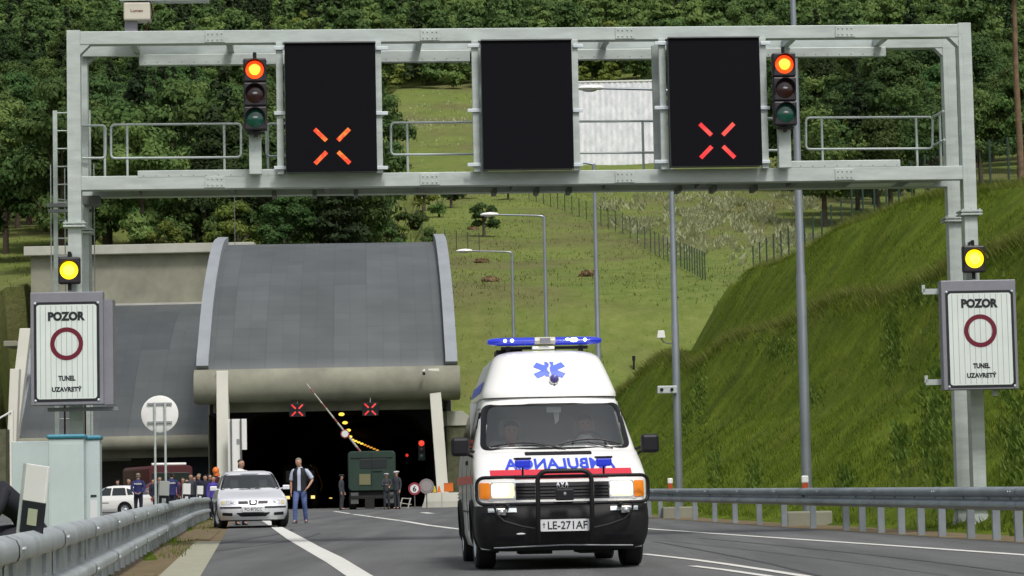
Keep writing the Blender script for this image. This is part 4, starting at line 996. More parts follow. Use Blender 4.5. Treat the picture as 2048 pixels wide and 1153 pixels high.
for (x0, y0, x1, y1), lab in (((487, 116, 533, 261), 'left three-lamp signal glowing orange-red, beside the display with orange cross'), ((1547, 105, 1593, 251), 'right three-lamp signal glowing orange-red, beside the display with red cross')):
    v = -.42; a, z0, b, z1 = rect(x0, y0, x1, y1, v); w = b - a; h = z1 - z0; cx = (a + b) / 2; s = gthing('traffic_light', lab, 'traffic light', cx, v, z0)
    for k in range(3): 
        mb = MB(); mb.box2((-w / 2, .0, h * k / 3 + .004), (w / 2, .18, h * (k + 1) / 3 - .004)); mb.build('housing', 'hous', s, bevel=.025)
    for k, (m_, c_) in enumerate((('green_off', None), ('dullred', None), ('red_on', 'red_core'))): lens(s, 0, -.005, h * (k + .5) / 3, w * .40, m_, c_)
    mb = MB(); mb.cyl((0, .09, h), (0, .09, h + .1), .03, 8); mb.cyl((0, .09, -.1), (0, .09, 0), .03, 8); mb.box((0, .12, -.03), (w * .75, .1, .03)); mb.build('bracket', 'black', s)
    pa = (498, 523) if x0 < 900 else (1557, 1582); u0_ = GL(pa[0], 300, -.18)[0]; u1_ = GL(pa[1], 300, -.18)[0]
    MB().box2((u0_, -.2, zb1 + hb * .9), (u1_, -.06, z1 + .02)).build('signal_post', 'galv', GT, bevel=.008)
for (x0, y0, x1, y1), v, lab in (((116, 514, 160, 568), -.32, 'round amber lamp above the left warning board'), ((1927, 491, 1971, 545), -.32, 'round amber lamp above the right warning board')):
    a, z0, b, z1 = rect(x0, y0, x1, y1, v); w = b - a; h = z1 - z0; cx = (a + b) / 2; s = gthing('warning_lamp', lab, 'warning lamp', cx, v, z0)
    mb = MB(); mb.box2((-w / 2, .0, 0), (w / 2, .16, h)); mb.build('housing', 'hous', s, bevel=.03); lens(s, 0, -.005, h * .5, w * .42, 'yel_on', 'yel_core')
    mb = MB(); mb.cyl((0, .09, h - .01), (0, .09, h + .09), .028, 8); mb.cyl((0, .09, -.1), (0, .09, 0), .03, 8); mb.bar((0, .1, h + .06), (0, .35, h + .06), .04, .04); mb.build('bracket', 'black', s)
# warning boards
M['slat'] = mat('prism_gap', (.28, .33, .33), .6)
def board(corners, face, D, label, side):
    (x0, y0), (x1, y1) = corners; p0 = P(x0, y1, D); p1 = P(x1, y0, D); w = p1.x - p0.x; h = p1.z - p0.z
    s = thing('warning_sign', label, 'warning sign', ((p0.x + p1.x) / 2, D, p0.z), radians(2.0))
    mb = MB(); mb.box2((-w / 2, .0, 0), (w / 2, .26, h)); mb.build('box', 'signgrey', s, bevel=.012)
    fx0, fy0, fx1, fy1 = face; a = P(fx0, fy1, D); b = P(fx1, fy0, D); fw = b.x - a.x; fh = b.z - a.z; cx = (a.x + b.x) / 2 - (p0.x + p1.x) / 2; cz = (a.z + b.z) / 2 - p0.z
    def put(pts, m, y, nm, par=s): mb = MB(); mb.poly([(cx + x, y, cz + z) for x, z in pts]); return mb.build(nm, m, par, fixn=False)
    put(rrect(fw, fh, .07), 'ink', -.004, 'black_border'); f = put(rrect(fw - .085, fh - .085, .045), 'signwhite', -.008, 'face')
    mb = MB()
    for k in range(11):
        x = -fw / 2 + .06 + (fw - .12) * (k + .5) / 11; mb.box2((cx + x - .0035, -.0095, cz - fh / 2 + .06), (cx + x + .0035, -.0085, cz + fh / 2 - .06))
    mb.build('slat_gaps', 'slat', f)
    def S(y): return (P(100, y, D).z - p0.z)
    def T(txt, py, hpx, wpx, nm): 
        mb = MB(); zc = P((x0 + x1) / 2, py, D).z - p0.z; mb.add2d(text2d(txt, hpx * D / F, wpx * D / F, .06 if hpx > 15 else .045), lambda x, y: Vector((cx + x, -.012, zc + y))); mb.build(nm, 'ink', f, fixn=False)
    dy = y0 - 583 if side < 0 else y0 - 559
    base = (633, 688, 757, 778) if side < 0 else (607, 662, 732, 750)
    T('POZOR', base[0], 18.5, 74, 'lettering'); T('TUNEL', base[2], 10.5, 34, 'lettering'); T('UZAVRETÝ', base[3], 12, 60, 'lettering')
    zc = P((x0 + x1) / 2, base[1], D).z - p0.z; ro = 33 * D / F; ri = 24 * D / F; mb = MB()
    mb.grid([[Vector((cx + rr * cos(a), -.012, zc + rr * sin(a))) for a in [2 * pi * j / 48 for j in range(48)]] for rr in (ri, ro)], 0, True); mb.build('red_ring', 'redsign', f, fixn=False)
    mb = MB()
    for sx in (-1, 1):
        for sz in (-1, 1): mb.ell((cx + sx * (fw / 2 - .02), -.01, cz + sz * (fh / 2 - .02)), (.02, .012, .02), 8, 5)
    mb.build('corner_screws', 'galv_bright', s)
    mb = MB()
    if side > 0:
        for z in (h - .16, .14): MB().bar((-w / 2 - .26, .2, z), (-w / 2 + .1, .2, z), .06, .09).box((-w / 2 - .25, .2, z + .05), (.05, .06, .12)).build('fixing_arm', 'galv', s)
        mb.box((w / 2 - .35, .2, -.05), (.08, .08, .1))
    else:
        mb.box2((w / 2, .12, .0), (w / 2 + .14, .5, h - .12)); mb.bar((-w * .3, .3, -.06), (w / 2 + .2, .3, -.06), .12, .06)
    mb.build('fixing_frame', 'signgrey' if side < 0 else 'galv', s); return s
board(((62, 583), (205, 812)), (69, 603, 198, 805), 41.6, 'left warning board reading POZOR TUNEL UZAVRETÝ with a dark red ring', -1)
board(((1888, 559), (2031, 781)), (1896, 580, 2026, 777), 42.7, 'right warning board reading POZOR TUNEL UZAVRETÝ with a dark red ring', 1)
mb = MB(); zs = P(140, 800, 42.3).z
for px in (129, 170): u, _ = GL(px, 850, .05); mb.tube([(u, .1, .6), (u, .1, zs + .4)], .016, 6)
mb.build('conduit', mat('brown_cable', (.08, .025, .02), .6), GT)
# instrument box on top
a, z0, b, z1 = rect(247, 5, 300, 40, .3); s = gthing('monitoring_box', 'cream instrument box with faint red lettering on top of the gantry', 'instrument box', (a + b) / 2, .3, ztop); zz = z0 - ztop; w = b - a; h = z1 - z0
mb = MB(); mb.box2((-w / 2, 0, zz), (w / 2, .35, zz + h)); mb.build('box', mat('cream', (.55, .52, .44), .5, var=.08), s, bevel=.02)
mb = MB(); mb.box2((-w / 2 + .01, .1, -.02), (w / 2 - .22, .3, zz)); mb.build('stand', 'signgrey', s)
mb = MB(); mb.add2d(text2d('Lumen', .05, .2, .02), lambda x, y: Vector((x - .0, -.003, zz + h * .52 + y))); mb.build('lettering', 'redsign', s, fixn=False)
mb = MB(); mb.box2((-w / 2 - .06, .0, zz + h + .03), (w / 2 + .95, .3, zz + h + .09)); mb.box2((-w / 2, .1, zz + h), (-w / 2 + .04, .2, zz + h + .04)); mb.build('top_plate', 'galv', s)
mb = MB(); mb.tube([(w / 2 + .01, .2, zz + h), (w / 2 + .03, .2, zz + h * .4), (w / 2 - .05, .2, zz - .04), (w / 2 - .1, .2, 0)], .012, 6); mb.build('cable', 'redsign', s)

# ================================================================ left roadside furniture
def cabinet(x0, x1, ytop, D, label, lid, dep=.45, rz=.12, zb=None):
    a = P(x0, 1000, D); b = P(x1, 1000, D); zt = P((x0 + x1) / 2, ytop, D).z; w = b.x - a.x; z0 = gz(D) - .05 if zb is None else zb
    s = thing('roadside_cabinet', label, 'cabinet', ((a.x + b.x) / 2, D, z0), rz); h = zt - z0; lh = .07 if lid else .0
    mb = MB(); mb.box2((-w / 2, 0, 0), (w / 2, dep, h - lh)); mb.build('body', 'cab', s, bevel=.012)
    if lid: mb = MB(); mb.box2((-w / 2 - .025, -.03, h - lh + .002), (w / 2 + .025, dep + .03, h)); mb.build('lid', 'teal', s, bevel=.028)
    return s, w, h
c1, w, h = cabinet(97, 168, 869, 40.6, 'pale grey roadside cabinet with teal lid, wider part under the left gantry leg', True, .35, .06)
mb = MB(); mb.box2((-w / 2 + .03, -.006, .12), (w / 2 - .03, -.001, h - .14)); mb.build('door', 'cab', c1, bevel=.002)
mb = MB(); mb.box2((-.0, -.012, .34), (.22, -.006, .43)); mb.build('vent_plate', 'grey_trim', c1)
c2, w, h = cabinet(168, 200, 871, 41.0, 'narrow pale grey cabinet with teal lid and small black slot', True, .35, .06)
mb = MB(); mb.box2((-.02, -.008, h - .95), (.07, -.002, h - .92)); mb.build('slot', 'black', c2); mb = MB(); mb.box2((-.03, -.006, h - 1.6), (.08, -.002, h - 1.0)); mb.build('side_label', 'plate', c2)
cabinet(24, 98, 883, 41.9, 'plain pale grey cabinet without lid at the left picture edge', False, .4, .06)
# delineators on the left rail
for i, (D, w, label) in enumerate(((18.4, .19, 'nearest black and white marker plate on the left guardrail, large, with square reflector'), (46.5, .18, 'second black and white marker plate, in front of the posts of the round white sign'), (63, .18, 'third marker plate along the left guardrail'), (80, .18, 'fourth marker plate along the left guardrail'), (97, .18, 'fifth marker plate, the last before the silver car'))):
    X = xl(D) - .02; z0 = gz(D) + .63; s = thing('rail_marker', label, 'marker plate', (X, D, z0), radians(-28 if i == 0 else -15), 'marker plates on the left guardrail')
    h = .475; a = .0; s.rotation_euler = (0, radians(8 if i == 0 else 3), radians(-28 if i == 0 else -15))
    mb = MB(); mb.box2((-w / 2, -.012, a + .0), (w / 2, .012, a + h * .46)); mb.build('black_half', 'ink', s, bevel=.003)
    mb = MB(); mb.box2((-w / 2, -.0125, a + h * .46 + .001), (w / 2, .0125, a + h)); mb.build('white_half', 'white', s, bevel=.004)
    mb = MB(); mb.box2((-w * .18, -.016, a + h * .12), (w * .24, -.0125, a + h * .36)); mb.build('reflector', mat('reflector', (.42, .46, .33), .3) if i == 0 else 'plate', s)
    mb = MB(); mb.box2((-w / 2 - .02, -.02, -.06), (-w / 2, .02, h)); mb.bar((-w / 2 - .01, 0, -.1), (-w / 2 - .01, .0, .08), .03, .02); mb.build('mount', 'galv', s)
# small posts with red reflector on the right
for px, D, lab in ((1326, 66, 'white capped marker post near the ambulance mirror'), (1594, 51.2, 'white capped marker post in front of the tall nearest lamp pole')):
    D = ray_rail(px + 3, xr); p = P(px + 3, 990, D); s = thing('marker_post', lab, 'marker post', (xr(D) + .03, D, gz(D)), 0, 'marker posts behind the right guardrail'); H = P(px, 952 if px > 1500 else 957, D).z - gz(D)
    mb = MB(); mb.box2((-.06, -.03, .58), (.06, .03, H - .32)); mb.build('post', 'black', s); mb = MB(); mb.box2((-.055, -.035, H - .32), (.055, .035, H - .14)); mb.build('reflector', mat('red_reflector', (.45, .07, .02), .3), s)
    mb = MB(); mb.box2((-.065, -.04, H - .14), (.065, .04, H)); mb.build('cap', 'white', s, bevel=.02)
# round sign from behind
D = 65.0; c = P(319.5, 828.5, D); R_ = 37 * D / F; s = thing('round_sign', 'round pale sign seen from behind on two thin posts beside the left guardrail', 'road sign', (c.x, D, gz(D)), .05)
zc = c.z - gz(D); mb = MB(); rows = [[Vector((r * cos(a), y, zc + r * sin(a))) for a in [2 * pi * j / 40 for j in range(40)]] for r, y in ((.002, -.03), (R_ * .5, -.028), (R_ * .9, -.015), (R_, 0), (R_, .02), (.002, .02))]
mb.grid(rows, 0, True); mb.build('disc', mat('disc_back', (.80, .80, .78), .35, var=.04), s, smooth=40)
for x in (-.115, .135): MB().tube([(x, -.07, 0), (x, -.07, zc + R_ * .62)], .03, 10).build('post', 'galv', s, smooth=60)
mb = MB()
for z in (zc + R_ * .55, zc - R_ * .45): mb.bar((-.3, -.045, z), (.3, -.045, z), .03, .05)
mb.build('clamp', 'grey_trim', s)
# ================================================================ vehicles
class Shell:
    """Body lofted from horizontal outlines: spec rows (z, half width, y front, y back, front corner length, exponent)."""
    def __init__(s, rows, rb=.35): s.r = rows; s.rb = rb
    def at(s, z):
        r = s.r
        if z <= r[0][0]: return r[0][1:]
        for a, b in zip(r, r[1:]):
            if z <= b[0]:
                t = (z - a[0]) / (b[0] - a[0]); return tuple(a[i] + (b[i] - a[i]) * t for i in range(1, 6))
        return r[-1][1:]
    def front(s, x, z):
        w, yf, yb, R, n = s.at(z); q = min(abs(x) / w, .9999); return yf + R * (1 - (1 - q ** n) ** (1 / n))
    def back(s, x, z):
        w, yf, yb, R, n = s.at(z); q = min(abs(x) / w, .9999); return yb - s.rb * (1 - (1 - q ** 4) ** .25)
    def side(s, y, z, sg):
        w, yf, yb, R, n = s.at(z)
        if y < yf + R: q = max(0, min(1, (yf + R - y) / R)); return sg * w * (1 - q ** n) ** (1 / n)
        return sg * w
    def outline(s, z, ns):
        w, yf, yb, R, n = s.at(z); out = []
        for k in range(33):
            q = sin(pi / 2 * (-1 + k / 16)); out.append(Vector((w * q, yf + R * (1 - max(0, 1 - abs(q) ** n) ** (1 / n)), z)))
        ya, yc = yf + R, yb - s.rb
        for k in range(1, ns): out.append(Vector((w, ya + (yc - ya) * k / ns, z)))
        for k in range(15):
            t = pi / 2 - pi * k / 14; sn = abs(sin(t)) ** .5; cs = abs(cos(t)) ** .5; out.append(Vector((w * sn * (1 if t > 0 else -1), yc + s.rb * cs, z)))
        for k in range(1, ns): out.append(Vector((-w, yc + (ya - yc) * k / ns, z)))
        return out
    def mesh(s, zs, ns, skip=None, name='body', m='white', parent=None, cap=True, sharp=38):
        mb = MB(); rows = [s.outline(z, ns) for z in zs]; ids = [[mb.pt(p) for p in r] for r in rows]; n = len(rows[0])
        for j in range(len(rows) - 1):
            for k in range(n):
                c = (rows[j][k] + rows[j][(k + 1) % n] + rows[j + 1][k] + rows[j + 1][(k + 1) % n]) / 4
                if skip and skip(c): continue
                mb.face((ids[j][k], ids[j][(k + 1) % n], ids[j + 1][(k + 1) % n], ids[j + 1][k]))
        if cap: mb.face(ids[-1][::-1])
        return mb.build(name, m, parent, smooth=sharp)
def zrange(a, b, n): return [a + (b - a) * k / n for k in range(n + 1)]
def patch(fn, poly, off, thick=0, rings=5, mb=None, m=0):
    """poly in 2-D mapped by fn(a, b, off) onto a surface; concentric rings so it follows the curve."""
    mb = mb or MB(); cx = sum(p[0] for p in poly) / len(poly); cz = sum(p[1] for p in poly) / len(poly)
    rows = [[fn(cx + (a - cx) * max(t, .004), cz + (b - cz) * max(t, .004), off) for a, b in poly] for t in [k / rings for k in range(rings + 1)]]
    if thick: rows.append([fn(a, b, off - thick) for a, b in poly])
    mb.grid(rows, m, True); return mb
def densify(poly, n=5):
    out = []
    for i in range(len(poly)):
        a = poly[i]; b = poly[(i + 1) % len(poly)]; out += [(a[0] + (b[0] - a[0]) * k / n, a[1] + (b[1] - a[1]) * k / n) for k in range(n)]
    return out
def roundpoly(poly, r, n=4): return [(p.x, p.y) for p in corner_path([Vector((a, b, 0)) for a, b in poly], r, n)]
def wheel(parent, x, y, r, w, sg, rim='galv_bright', steer=0):
    R = Matrix.Rotation(steer, 4, 'Z'); T = Matrix.Translation((x, y, r)) @ R
    mb = MB(); mb.T = T; prof = [(-w / 2, r * .62), (-w / 2, r * .93), (-w * .38, r), (w * .38, r), (w / 2, r * .93), (w / 2, r * .62), (w * .3, r * .6), (-w * .3, r * .6)]
    mb.grid([[Vector((a, b * cos(t), b * sin(t))) for t in [2 * pi * j / 32 for j in range(32)]] for a, b in prof] , 0, True)
    wh = mb.build('wheel', 'rubber', parent, smooth=40)
    mb = MB(); mb.T = T; xo = sg * w * .40
    mb.grid([[Vector((xo + sg * d, b * cos(t), b * sin(t))) for t in [2 * pi * j / 30 for j in range(30)]] for d, b in ((0.02, r * .63), (-.03, r * .56), (-.05, r * .3), (.0, r * .16), (.01, .003))], 0, True)
    mb.build('rim', rim, wh, smooth=40)
    mb = MB(); mb.T = T
    for k in range(6):
        a = 2 * pi * k / 6; mb.cyl((xo - sg * .045, r * .42 * cos(a), r * .42 * sin(a)), (xo - sg * .02, r * .42 * cos(a), r * .42 * sin(a)), r * .07, 8)
    mb.build('rim_holes', 'black', wh); return wh

# ---------------------------------------------------------------- people
EDG = [('pelvis', 'spine'), ('spine', 'chest'), ('chest', 'neck'), ('neck', 'jaw'), ('jaw', 'head'), ('head', 'crown')]
for S_ in 'LR': EDG += [('pelvis', 'hip' + S_), ('hip' + S_, 'knee' + S_), ('knee' + S_, 'calf' + S_), ('calf' + S_, 'ankle' + S_), ('ankle' + S_, 'toe' + S_), ('chest', 'sh' + S_), ('sh' + S_, 'el' + S_), ('el' + S_, 'wr' + S_), ('wr' + S_, 'palm' + S_)]
RAD = dict(pelvis=.095, spine=.085, chest=.095, neck=.055, jaw=.072, head=.100, crown=.086, hip=.07, knee=.045, calf=.045, ankle=.030, toe=.028, sh=.048, el=.042, wr=.027, palm=.032)
STAND = dict(pelvis=(0, 0, .95), spine=(0, .0, 1.13), chest=(0, .01, 1.33), neck=(0, .01, 1.49), jaw=(0, -.02, 1.56), head=(0, -.01, 1.64), crown=(0, .0, 1.70),
             hipL=(-.09, 0, .90), kneeL=(-.10, -.01, .50), calfL=(-.10, .02, .36), ankleL=(-.10, .03, .09), toeL=(-.11, -.13, .035), hipR=(.09, 0, .90), kneeR=(.10, -.01, .50), calfR=(.10, .02, .36), ankleR=(.10, .03, .09), toeR=(.11, -.13, .035),
             shL=(-.19, .01, 1.41), elL=(-.24, .03, 1.13), wrL=(-.25, -.04, .89), palmL=(-.25, -.07, .81), shR=(.19, .01, 1.41), elR=(.24, .03, 1.13), wrR=(.25, -.04, .89), palmR=(.25, -.07, .81))
def skin(name, nodes, edges, m, parent, sub=1, root=None):
    names = list(nodes); me = bpy.data.meshes.new(name); me.from_pydata([nodes[n][0] for n in names], [(names.index(a), names.index(b)) for a, b in edges], [])
    me.materials.append(M[m] if isinstance(m, str) else m); o = bpy.data.objects.new(name, me); C.objects.link(o); o.parent = parent
    sk_ = o.modifiers.new('skin', 'SKIN'); sk_.use_smooth_shade = True; sk_.branch_smoothing = .6
    for i, n in enumerate(names):
        r = nodes[n][1]; r = r if hasattr(r, '__len__') else (r, r); me.skin_vertices[0].data[i].radius = r; me.skin_vertices[0].data[i].use_root = (n == (root or names[0]))
    s = o.modifiers.new('sub', 'SUBSURF'); s.levels = sub; s.render_levels = sub
    bpy.context.view_layer.update(); dg = bpy.context.evaluated_depsgraph_get(); me2 = bpy.data.meshes.new_from_object(o.evaluated_get(dg)); o.modifiers.clear(); o.data = me2; me2.name = name
    me2.polygons.foreach_set('use_smooth', [True] * len(me2.polygons)); return o
def person(label, loc, rz=0, h=1.75, pose=None, top='ink', sleeves=True, short=False, trousers='ink', hair=None, cap=None, vest=None, shoes='black', group=None, name='person', hands=True, seat=False, top2=None):
    J = dict(STAND); J.update(pose or {}); k = h / 1.77; root = thing(name, label, 'person', loc, rz, group); 
    J = {n: Vector(p) * k for n, p in J.items()}; rd = lambda n: RAD[n.rstrip('LR') if n[-1] in 'LR' else n] * k
    nodes = {n: (J[n], rd(n)) for n in ['pelvis'] + [n for n in J if n != 'pelvis']}; edges = list(EDG)
    for S_ in 'LR':
        w_, p_ = J['wr' + S_], J['palm' + S_]; d = (p_ - w_).normalized(); sd = d.cross(Vector((0, 1, 0))); sd = sd.normalized() if sd.length > .2 else Vector((1, 0, 0)); fw = sd.cross(d).normalized()
        if hands:
            for i, (o_, L_) in enumerate(((-.030, .068), (-.010, .078), (.010, .073), (.030, .058))):
                b = p_ + fw * o_ * k + d * .012 * k; m1 = b + d * L_ * .5 * k + sd * .004; t = m1 + (d * .45 + sd * (.25 if S_ == 'L' else -.25)).normalized() * L_ * .5 * k
                nodes[f'f{S_}{i}a'] = (b, .0105 * k); nodes[f'f{S_}{i}b'] = (m1, .0095 * k); nodes[f'f{S_}{i}c'] = (t, .008 * k)
                edges += [('palm' + S_, f'f{S_}{i}a'), (f'f{S_}{i}a', f'f{S_}{i}b'), (f'f{S_}{i}b', f'f{S_}{i}c')]
            b = w_.lerp(p_, .55) - fw * .035 * k; nodes[f't{S_}a'] = (b, .012 * k); nodes[f't{S_}b'] = (b + (d * .8 - fw * .5).normalized() * .045 * k, .010 * k); edges += [('palm' + S_, f't{S_}a'), (f't{S_}a', f't{S_}b')]
    bd = skin('body', nodes, edges, 'skin', root, 1, 'pelvis')
    sideT = (J['shR'] - J['shL']).normalized(); sideH = (J['hipR'] - J['hipL']).normalized()
    def ring(c, ax, side, a_, b_, n=20, gap=0, grow=0):
        ax = ax.normalized(); sd = (side - ax * side.dot(ax)).normalized(); fr = sd.cross(ax).normalized()
        if fr.dot(Vector((0, -1, 0))) < 0 and abs(fr.y) > .3: fr = -fr
        an = [gap + (2 * pi - 2 * gap) * j / (n if gap == 0 else n - 1) for j in range(n)]
        return [c + fr * cos(t) * (b_ + grow) * k + sd * sin(t) * (a_ + grow) * k for t in an]
    mid = (J['shL'] + J['shR']) / 2; U = (J['chest'] - J['spine']).normalized(); D_ = (J['spine'] - J['pelvis']).normalized(); NK = (J['neck'] - mid).normalized()
    def torso(m, nm, grow=0, gap=0, collar=True):
        mb = MB(); L = [(J['pelvis'] - D_ * .075 * k, D_, sideH, .178, .128), (J['pelvis'], D_, sideH, .175, .125), (J['spine'], D_, sideH, .160, .115), (J['chest'].lerp(J['spine'], .4), U, sideT, .172, .125), (J['chest'], U, sideT, .188, .128), (mid + NK * .0, NK, sideT, .178, .112), (mid + NK * .04 * k, NK, sideT, .135, .09), (mid + NK * .075 * k, NK, sideT, .08, .072)]
        if collar and not gap: L.append((mid + NK * .10 * k, NK, sideT, .066, .066))
        mb.grid([ring(c, ax, sd, a_, b_, 20, gap, grow) for c, ax, sd, a_, b_ in L], 0, gap == 0)
        return mb.build(nm, m, root, smooth=70)
    def limb(mb, pts, rs): 
        P2 = []; R2 = []
        for i in range(len(pts) - 1):
            for t in (0, .33, .66): P2.append(pts[i].lerp(pts[i + 1], t)); R2.append((rs[i] + (rs[i + 1] - rs[i]) * t) * k)
        P2.append(pts[-1]); R2.append(rs[-1] * k)
        for _ in range(2): P2 = [P2[0]] + [(P2[i - 1] + P2[i] * 2 + P2[i + 1]) / 4 for i in range(1, len(P2) - 1)] + [P2[-1]]
        mb.tube(P2, .05, 12, rs=R2)
    sl = torso(top, 'shirt' if short else 'jacket')
    for S_ in 'LR':
        mb = MB(); s0 = J['sh' + S_].lerp(mid, .18); e_, w_ = J['el' + S_], J['wr' + S_]
        mb.ell(J['sh' + S_].lerp(mid, .16) - U * .012 * k, (.062 * k, .062 * k, .060 * k), 14, 9)
        if short: limb(mb, [s0, J['sh' + S_].lerp(e_, .35), J['sh' + S_].lerp(e_, .85)], [.066, .066, .062])
        else: limb(mb, [s0, J['sh' + S_].lerp(e_, .35), e_, w_.lerp(e_, .05)], [.066, .062, .052, .040])
        mb.build('sleeve', top, root, smooth=70)
    mb = MB(); mb.grid([ring(c, D_, sideH, a_, b_) for c, a_, b_ in ((J['pelvis'] + D_ * .07 * k, .160, .112), (J['pelvis'] - D_ * .02 * k, .170, .118), (J['pelvis'] - D_ * .10 * k, .172, .115), (J['pelvis'] - D_ * .15 * k, .10, .08))], 0, True)
    for S_ in 'LR': limb(mb, [J['hip' + S_].lerp(J['pelvis'], .1), J['hip' + S_].lerp(J['knee' + S_], .3), J['knee' + S_], J['calf' + S_], J['ankle' + S_] + Vector((0, 0, -.02 * k))], [.088, .088, .068, .064, .056])
    mb.build('trousers', trousers, root, smooth=70)
    if vest: torso(vest, 'vest', .014, .26, False)
    H = J['head']; jw = J['jaw']; upv = (J['crown'] - jw).normalized()
    if hair:
        mb = MB(); mb.ell(H + upv * .052 * k + Vector((0, .028, 0)) * k, (.084 * k, .086 * k, .062 * k), 16, 9); mb.ell(H + Vector((0, .045, -.01)) * k, (.078 * k, .055 * k, .07 * k), 14, 8)
        if hair == 'longhair': mb.ell(H + Vector((0, .06, -.09)) * k, (.08 * k, .05 * k, .14 * k), 12, 8)
        mb.build('hair', {'longhair': 'darkhair'}.get(hair, hair), root, smooth=60)
    if cap:
        mb = MB(); c = H + upv * .085 * k; mb.ell(c, (.135 * k, .14 * k, .035 * k), 18, 8); mb.cyl(c - upv * .05 * k, c - upv * .0 * k, .094 * k, 18); mb.box(c + Vector((0, -.12, -.045)) * k, (.13 * k, .09 * k, .012)); mb.build('cap', cap, root, smooth=50)
    mb = MB(); f = (Vector((J['jaw'].x - J['neck'].x, J['jaw'].y - J['neck'].y, 0))); f = f.normalized() if f.length > .005 else Vector((0, -1, 0)); sx = Vector((-f.y, f.x, 0))
    for s_ in (-1, 1): mb.ell(H + f * .072 * k + sx * s_ * .031 * k + upv * .0 * k, (.012 * k, .012 * k, .008 * k), 8, 5)
    mb.build('eyes', 'ink', root); mb = MB(); mb.ell(H + f * .084 * k - upv * .025 * k, (.012 * k, .015 * k, .022 * k), 8, 5)
    mb.ell(H + f * .070 * k - upv * .062 * k, (.022 * k, .012 * k, .006 * k), 8, 5)
    for s_ in (-1, 1): mb.ell(H + sx * s_ * .080 * k - upv * .015 * k, (.012 * k, .02 * k, .03 * k), 8, 5)
    mb.build('face', 'skin', root, smooth=60)
    for S_ in 'LR':
        a, t = J['ankle' + S_], J['toe' + S_]; d = Vector((t.x - a.x, t.y - a.y, 0)).normalized(); sd = Vector((-d.y, d.x, 0)); z0 = a.z - .085 * k; rows = []
        for u_, w_, h_ in ((-.085, .012, .03), (-.075, .036, .075), (-.03, .042, .10), (.03, .043, .085), (.10, .048, .055), (.155, .044, .042), (.19, .028, .03), (.20, .006, .015)):
            c = Vector((a.x, a.y, z0)) + d * u_ * k; rows.append([c + sd * (w_ * k * cos(q)) + Vector((0, 0, max(0, sin(q)) * h_ * k + (.0 if sin(q) >= 0 else -.008 * k))) for q in [2 * pi * j / 14 for j in range(14)]])
        mb = MB(); mb.grid(rows, 0, True); mb.build('shoe', shoes, root, smooth=60)
    return root, J
M['darkhair'] = mat('dark_hair', (.018, .013, .01), .6); M['greyhair'] = mat('grey_hair', (.20, .18, .15), .7)
M['navy'] = mat('navy_cloth', (.015, .022, .11), .8, var=.25, vscale=6); M['navydark'] = mat('dark_navy_cloth', (.008, .010, .028), .85, var=.25, vscale=6)
M['jeans'] = mat('denim', (.09, .13, .30), .85, var=.3, vscale=9); M['lightshirt'] = mat('pale_shirt', (.45, .50, .62), .8, var=.1, vscale=8)
M['vestblack'] = mat('black_vest', (.008, .009, .016), .8); M['uniform'] = mat('dark_grey_uniform', (.035, .038, .048), .8, var=.25, vscale=7); M['capgrey'] = mat('cap_grey', (.40, .41, .44), .6)
M['shirtgreen'] = mat('green_shirt', (.12, .15, .13), .8); M['violet'] = mat('violet_coat', (.05, .03, .28), .7); M['maroon'] = mat('maroon_cloth', (.06, .008, .014), .8); M['brownshoe'] = mat('grey_shoe', (.05, .06, .055), .6)

# ================================================================ ambulance
AY = .062; A0 = Vector((.497 + .0, 28.25, 0)); A0.z = gz(28.5)
AMB = thing('ambulance', 'white high-roof ambulance van with blue light bar, lit headlamps and black bull bar', 'ambulance', tuple(A0), AY)
van = Shell([(.22, .86, .06, 4.78, .34, 3.6), (.34, .90, .02, 4.85, .36, 3.6), (.60, .915, .00, 4.88, .36, 3.8), (.70, .92, .02, 4.89, .36, 4), (.98, .925, .10, 4.89, .36, 4.2), (1.03, .922, .17, 4.89, .40, 4), (1.14, .915, .395, 4.89, .45, 3.8), (1.24, .905, .60, 4.89, .5, 3.6), (1.285, .895, .74, 4.89, .5, 3.6),
             (1.36, .880, .82, 4.89, .5, 3.6), (1.60, .825, 1.08, 4.88, .5, 3.6), (1.84, .765, 1.36, 4.87, .5, 3.6), (1.875, .755, 1.39, 4.87, .5, 3.4)])
wsb = [(-.80, 1.30), (.80, 1.30), (.745, 1.80), (-.745, 1.80)]
def inws(c): return c.y < 1.9 and 1.305 < c.z < 1.81 and abs(c.x) < .80 - (c.z - 1.3) * .11 - .02
WH = ((.93, .345), (4.0, .345))
def wellskip(c): return any(abs(c.x) > .6 and (c.y - y) ** 2 + (c.z - .34) ** 2 < .40 ** 2 for y, r in WH)
def sidewin(c): return abs(c.x) > .74 and 1.32 < c.z < 1.74 and 1.45 < c.y < 2.25
van.mesh(sorted(set(zrange(.22, .72, 8) + zrange(.74, .96, 5) + [.98, 1.0, 1.03, 1.065, 1.10, 1.14, 1.17, 1.205, 1.24, 1.262] + zrange(1.285, 1.875, 16))), 60, lambda c: inws(c) or wellskip(c) or sidewin(c) or c.z < .60 and c.y < .3 and False, 'body', 'amb_white', AMB)
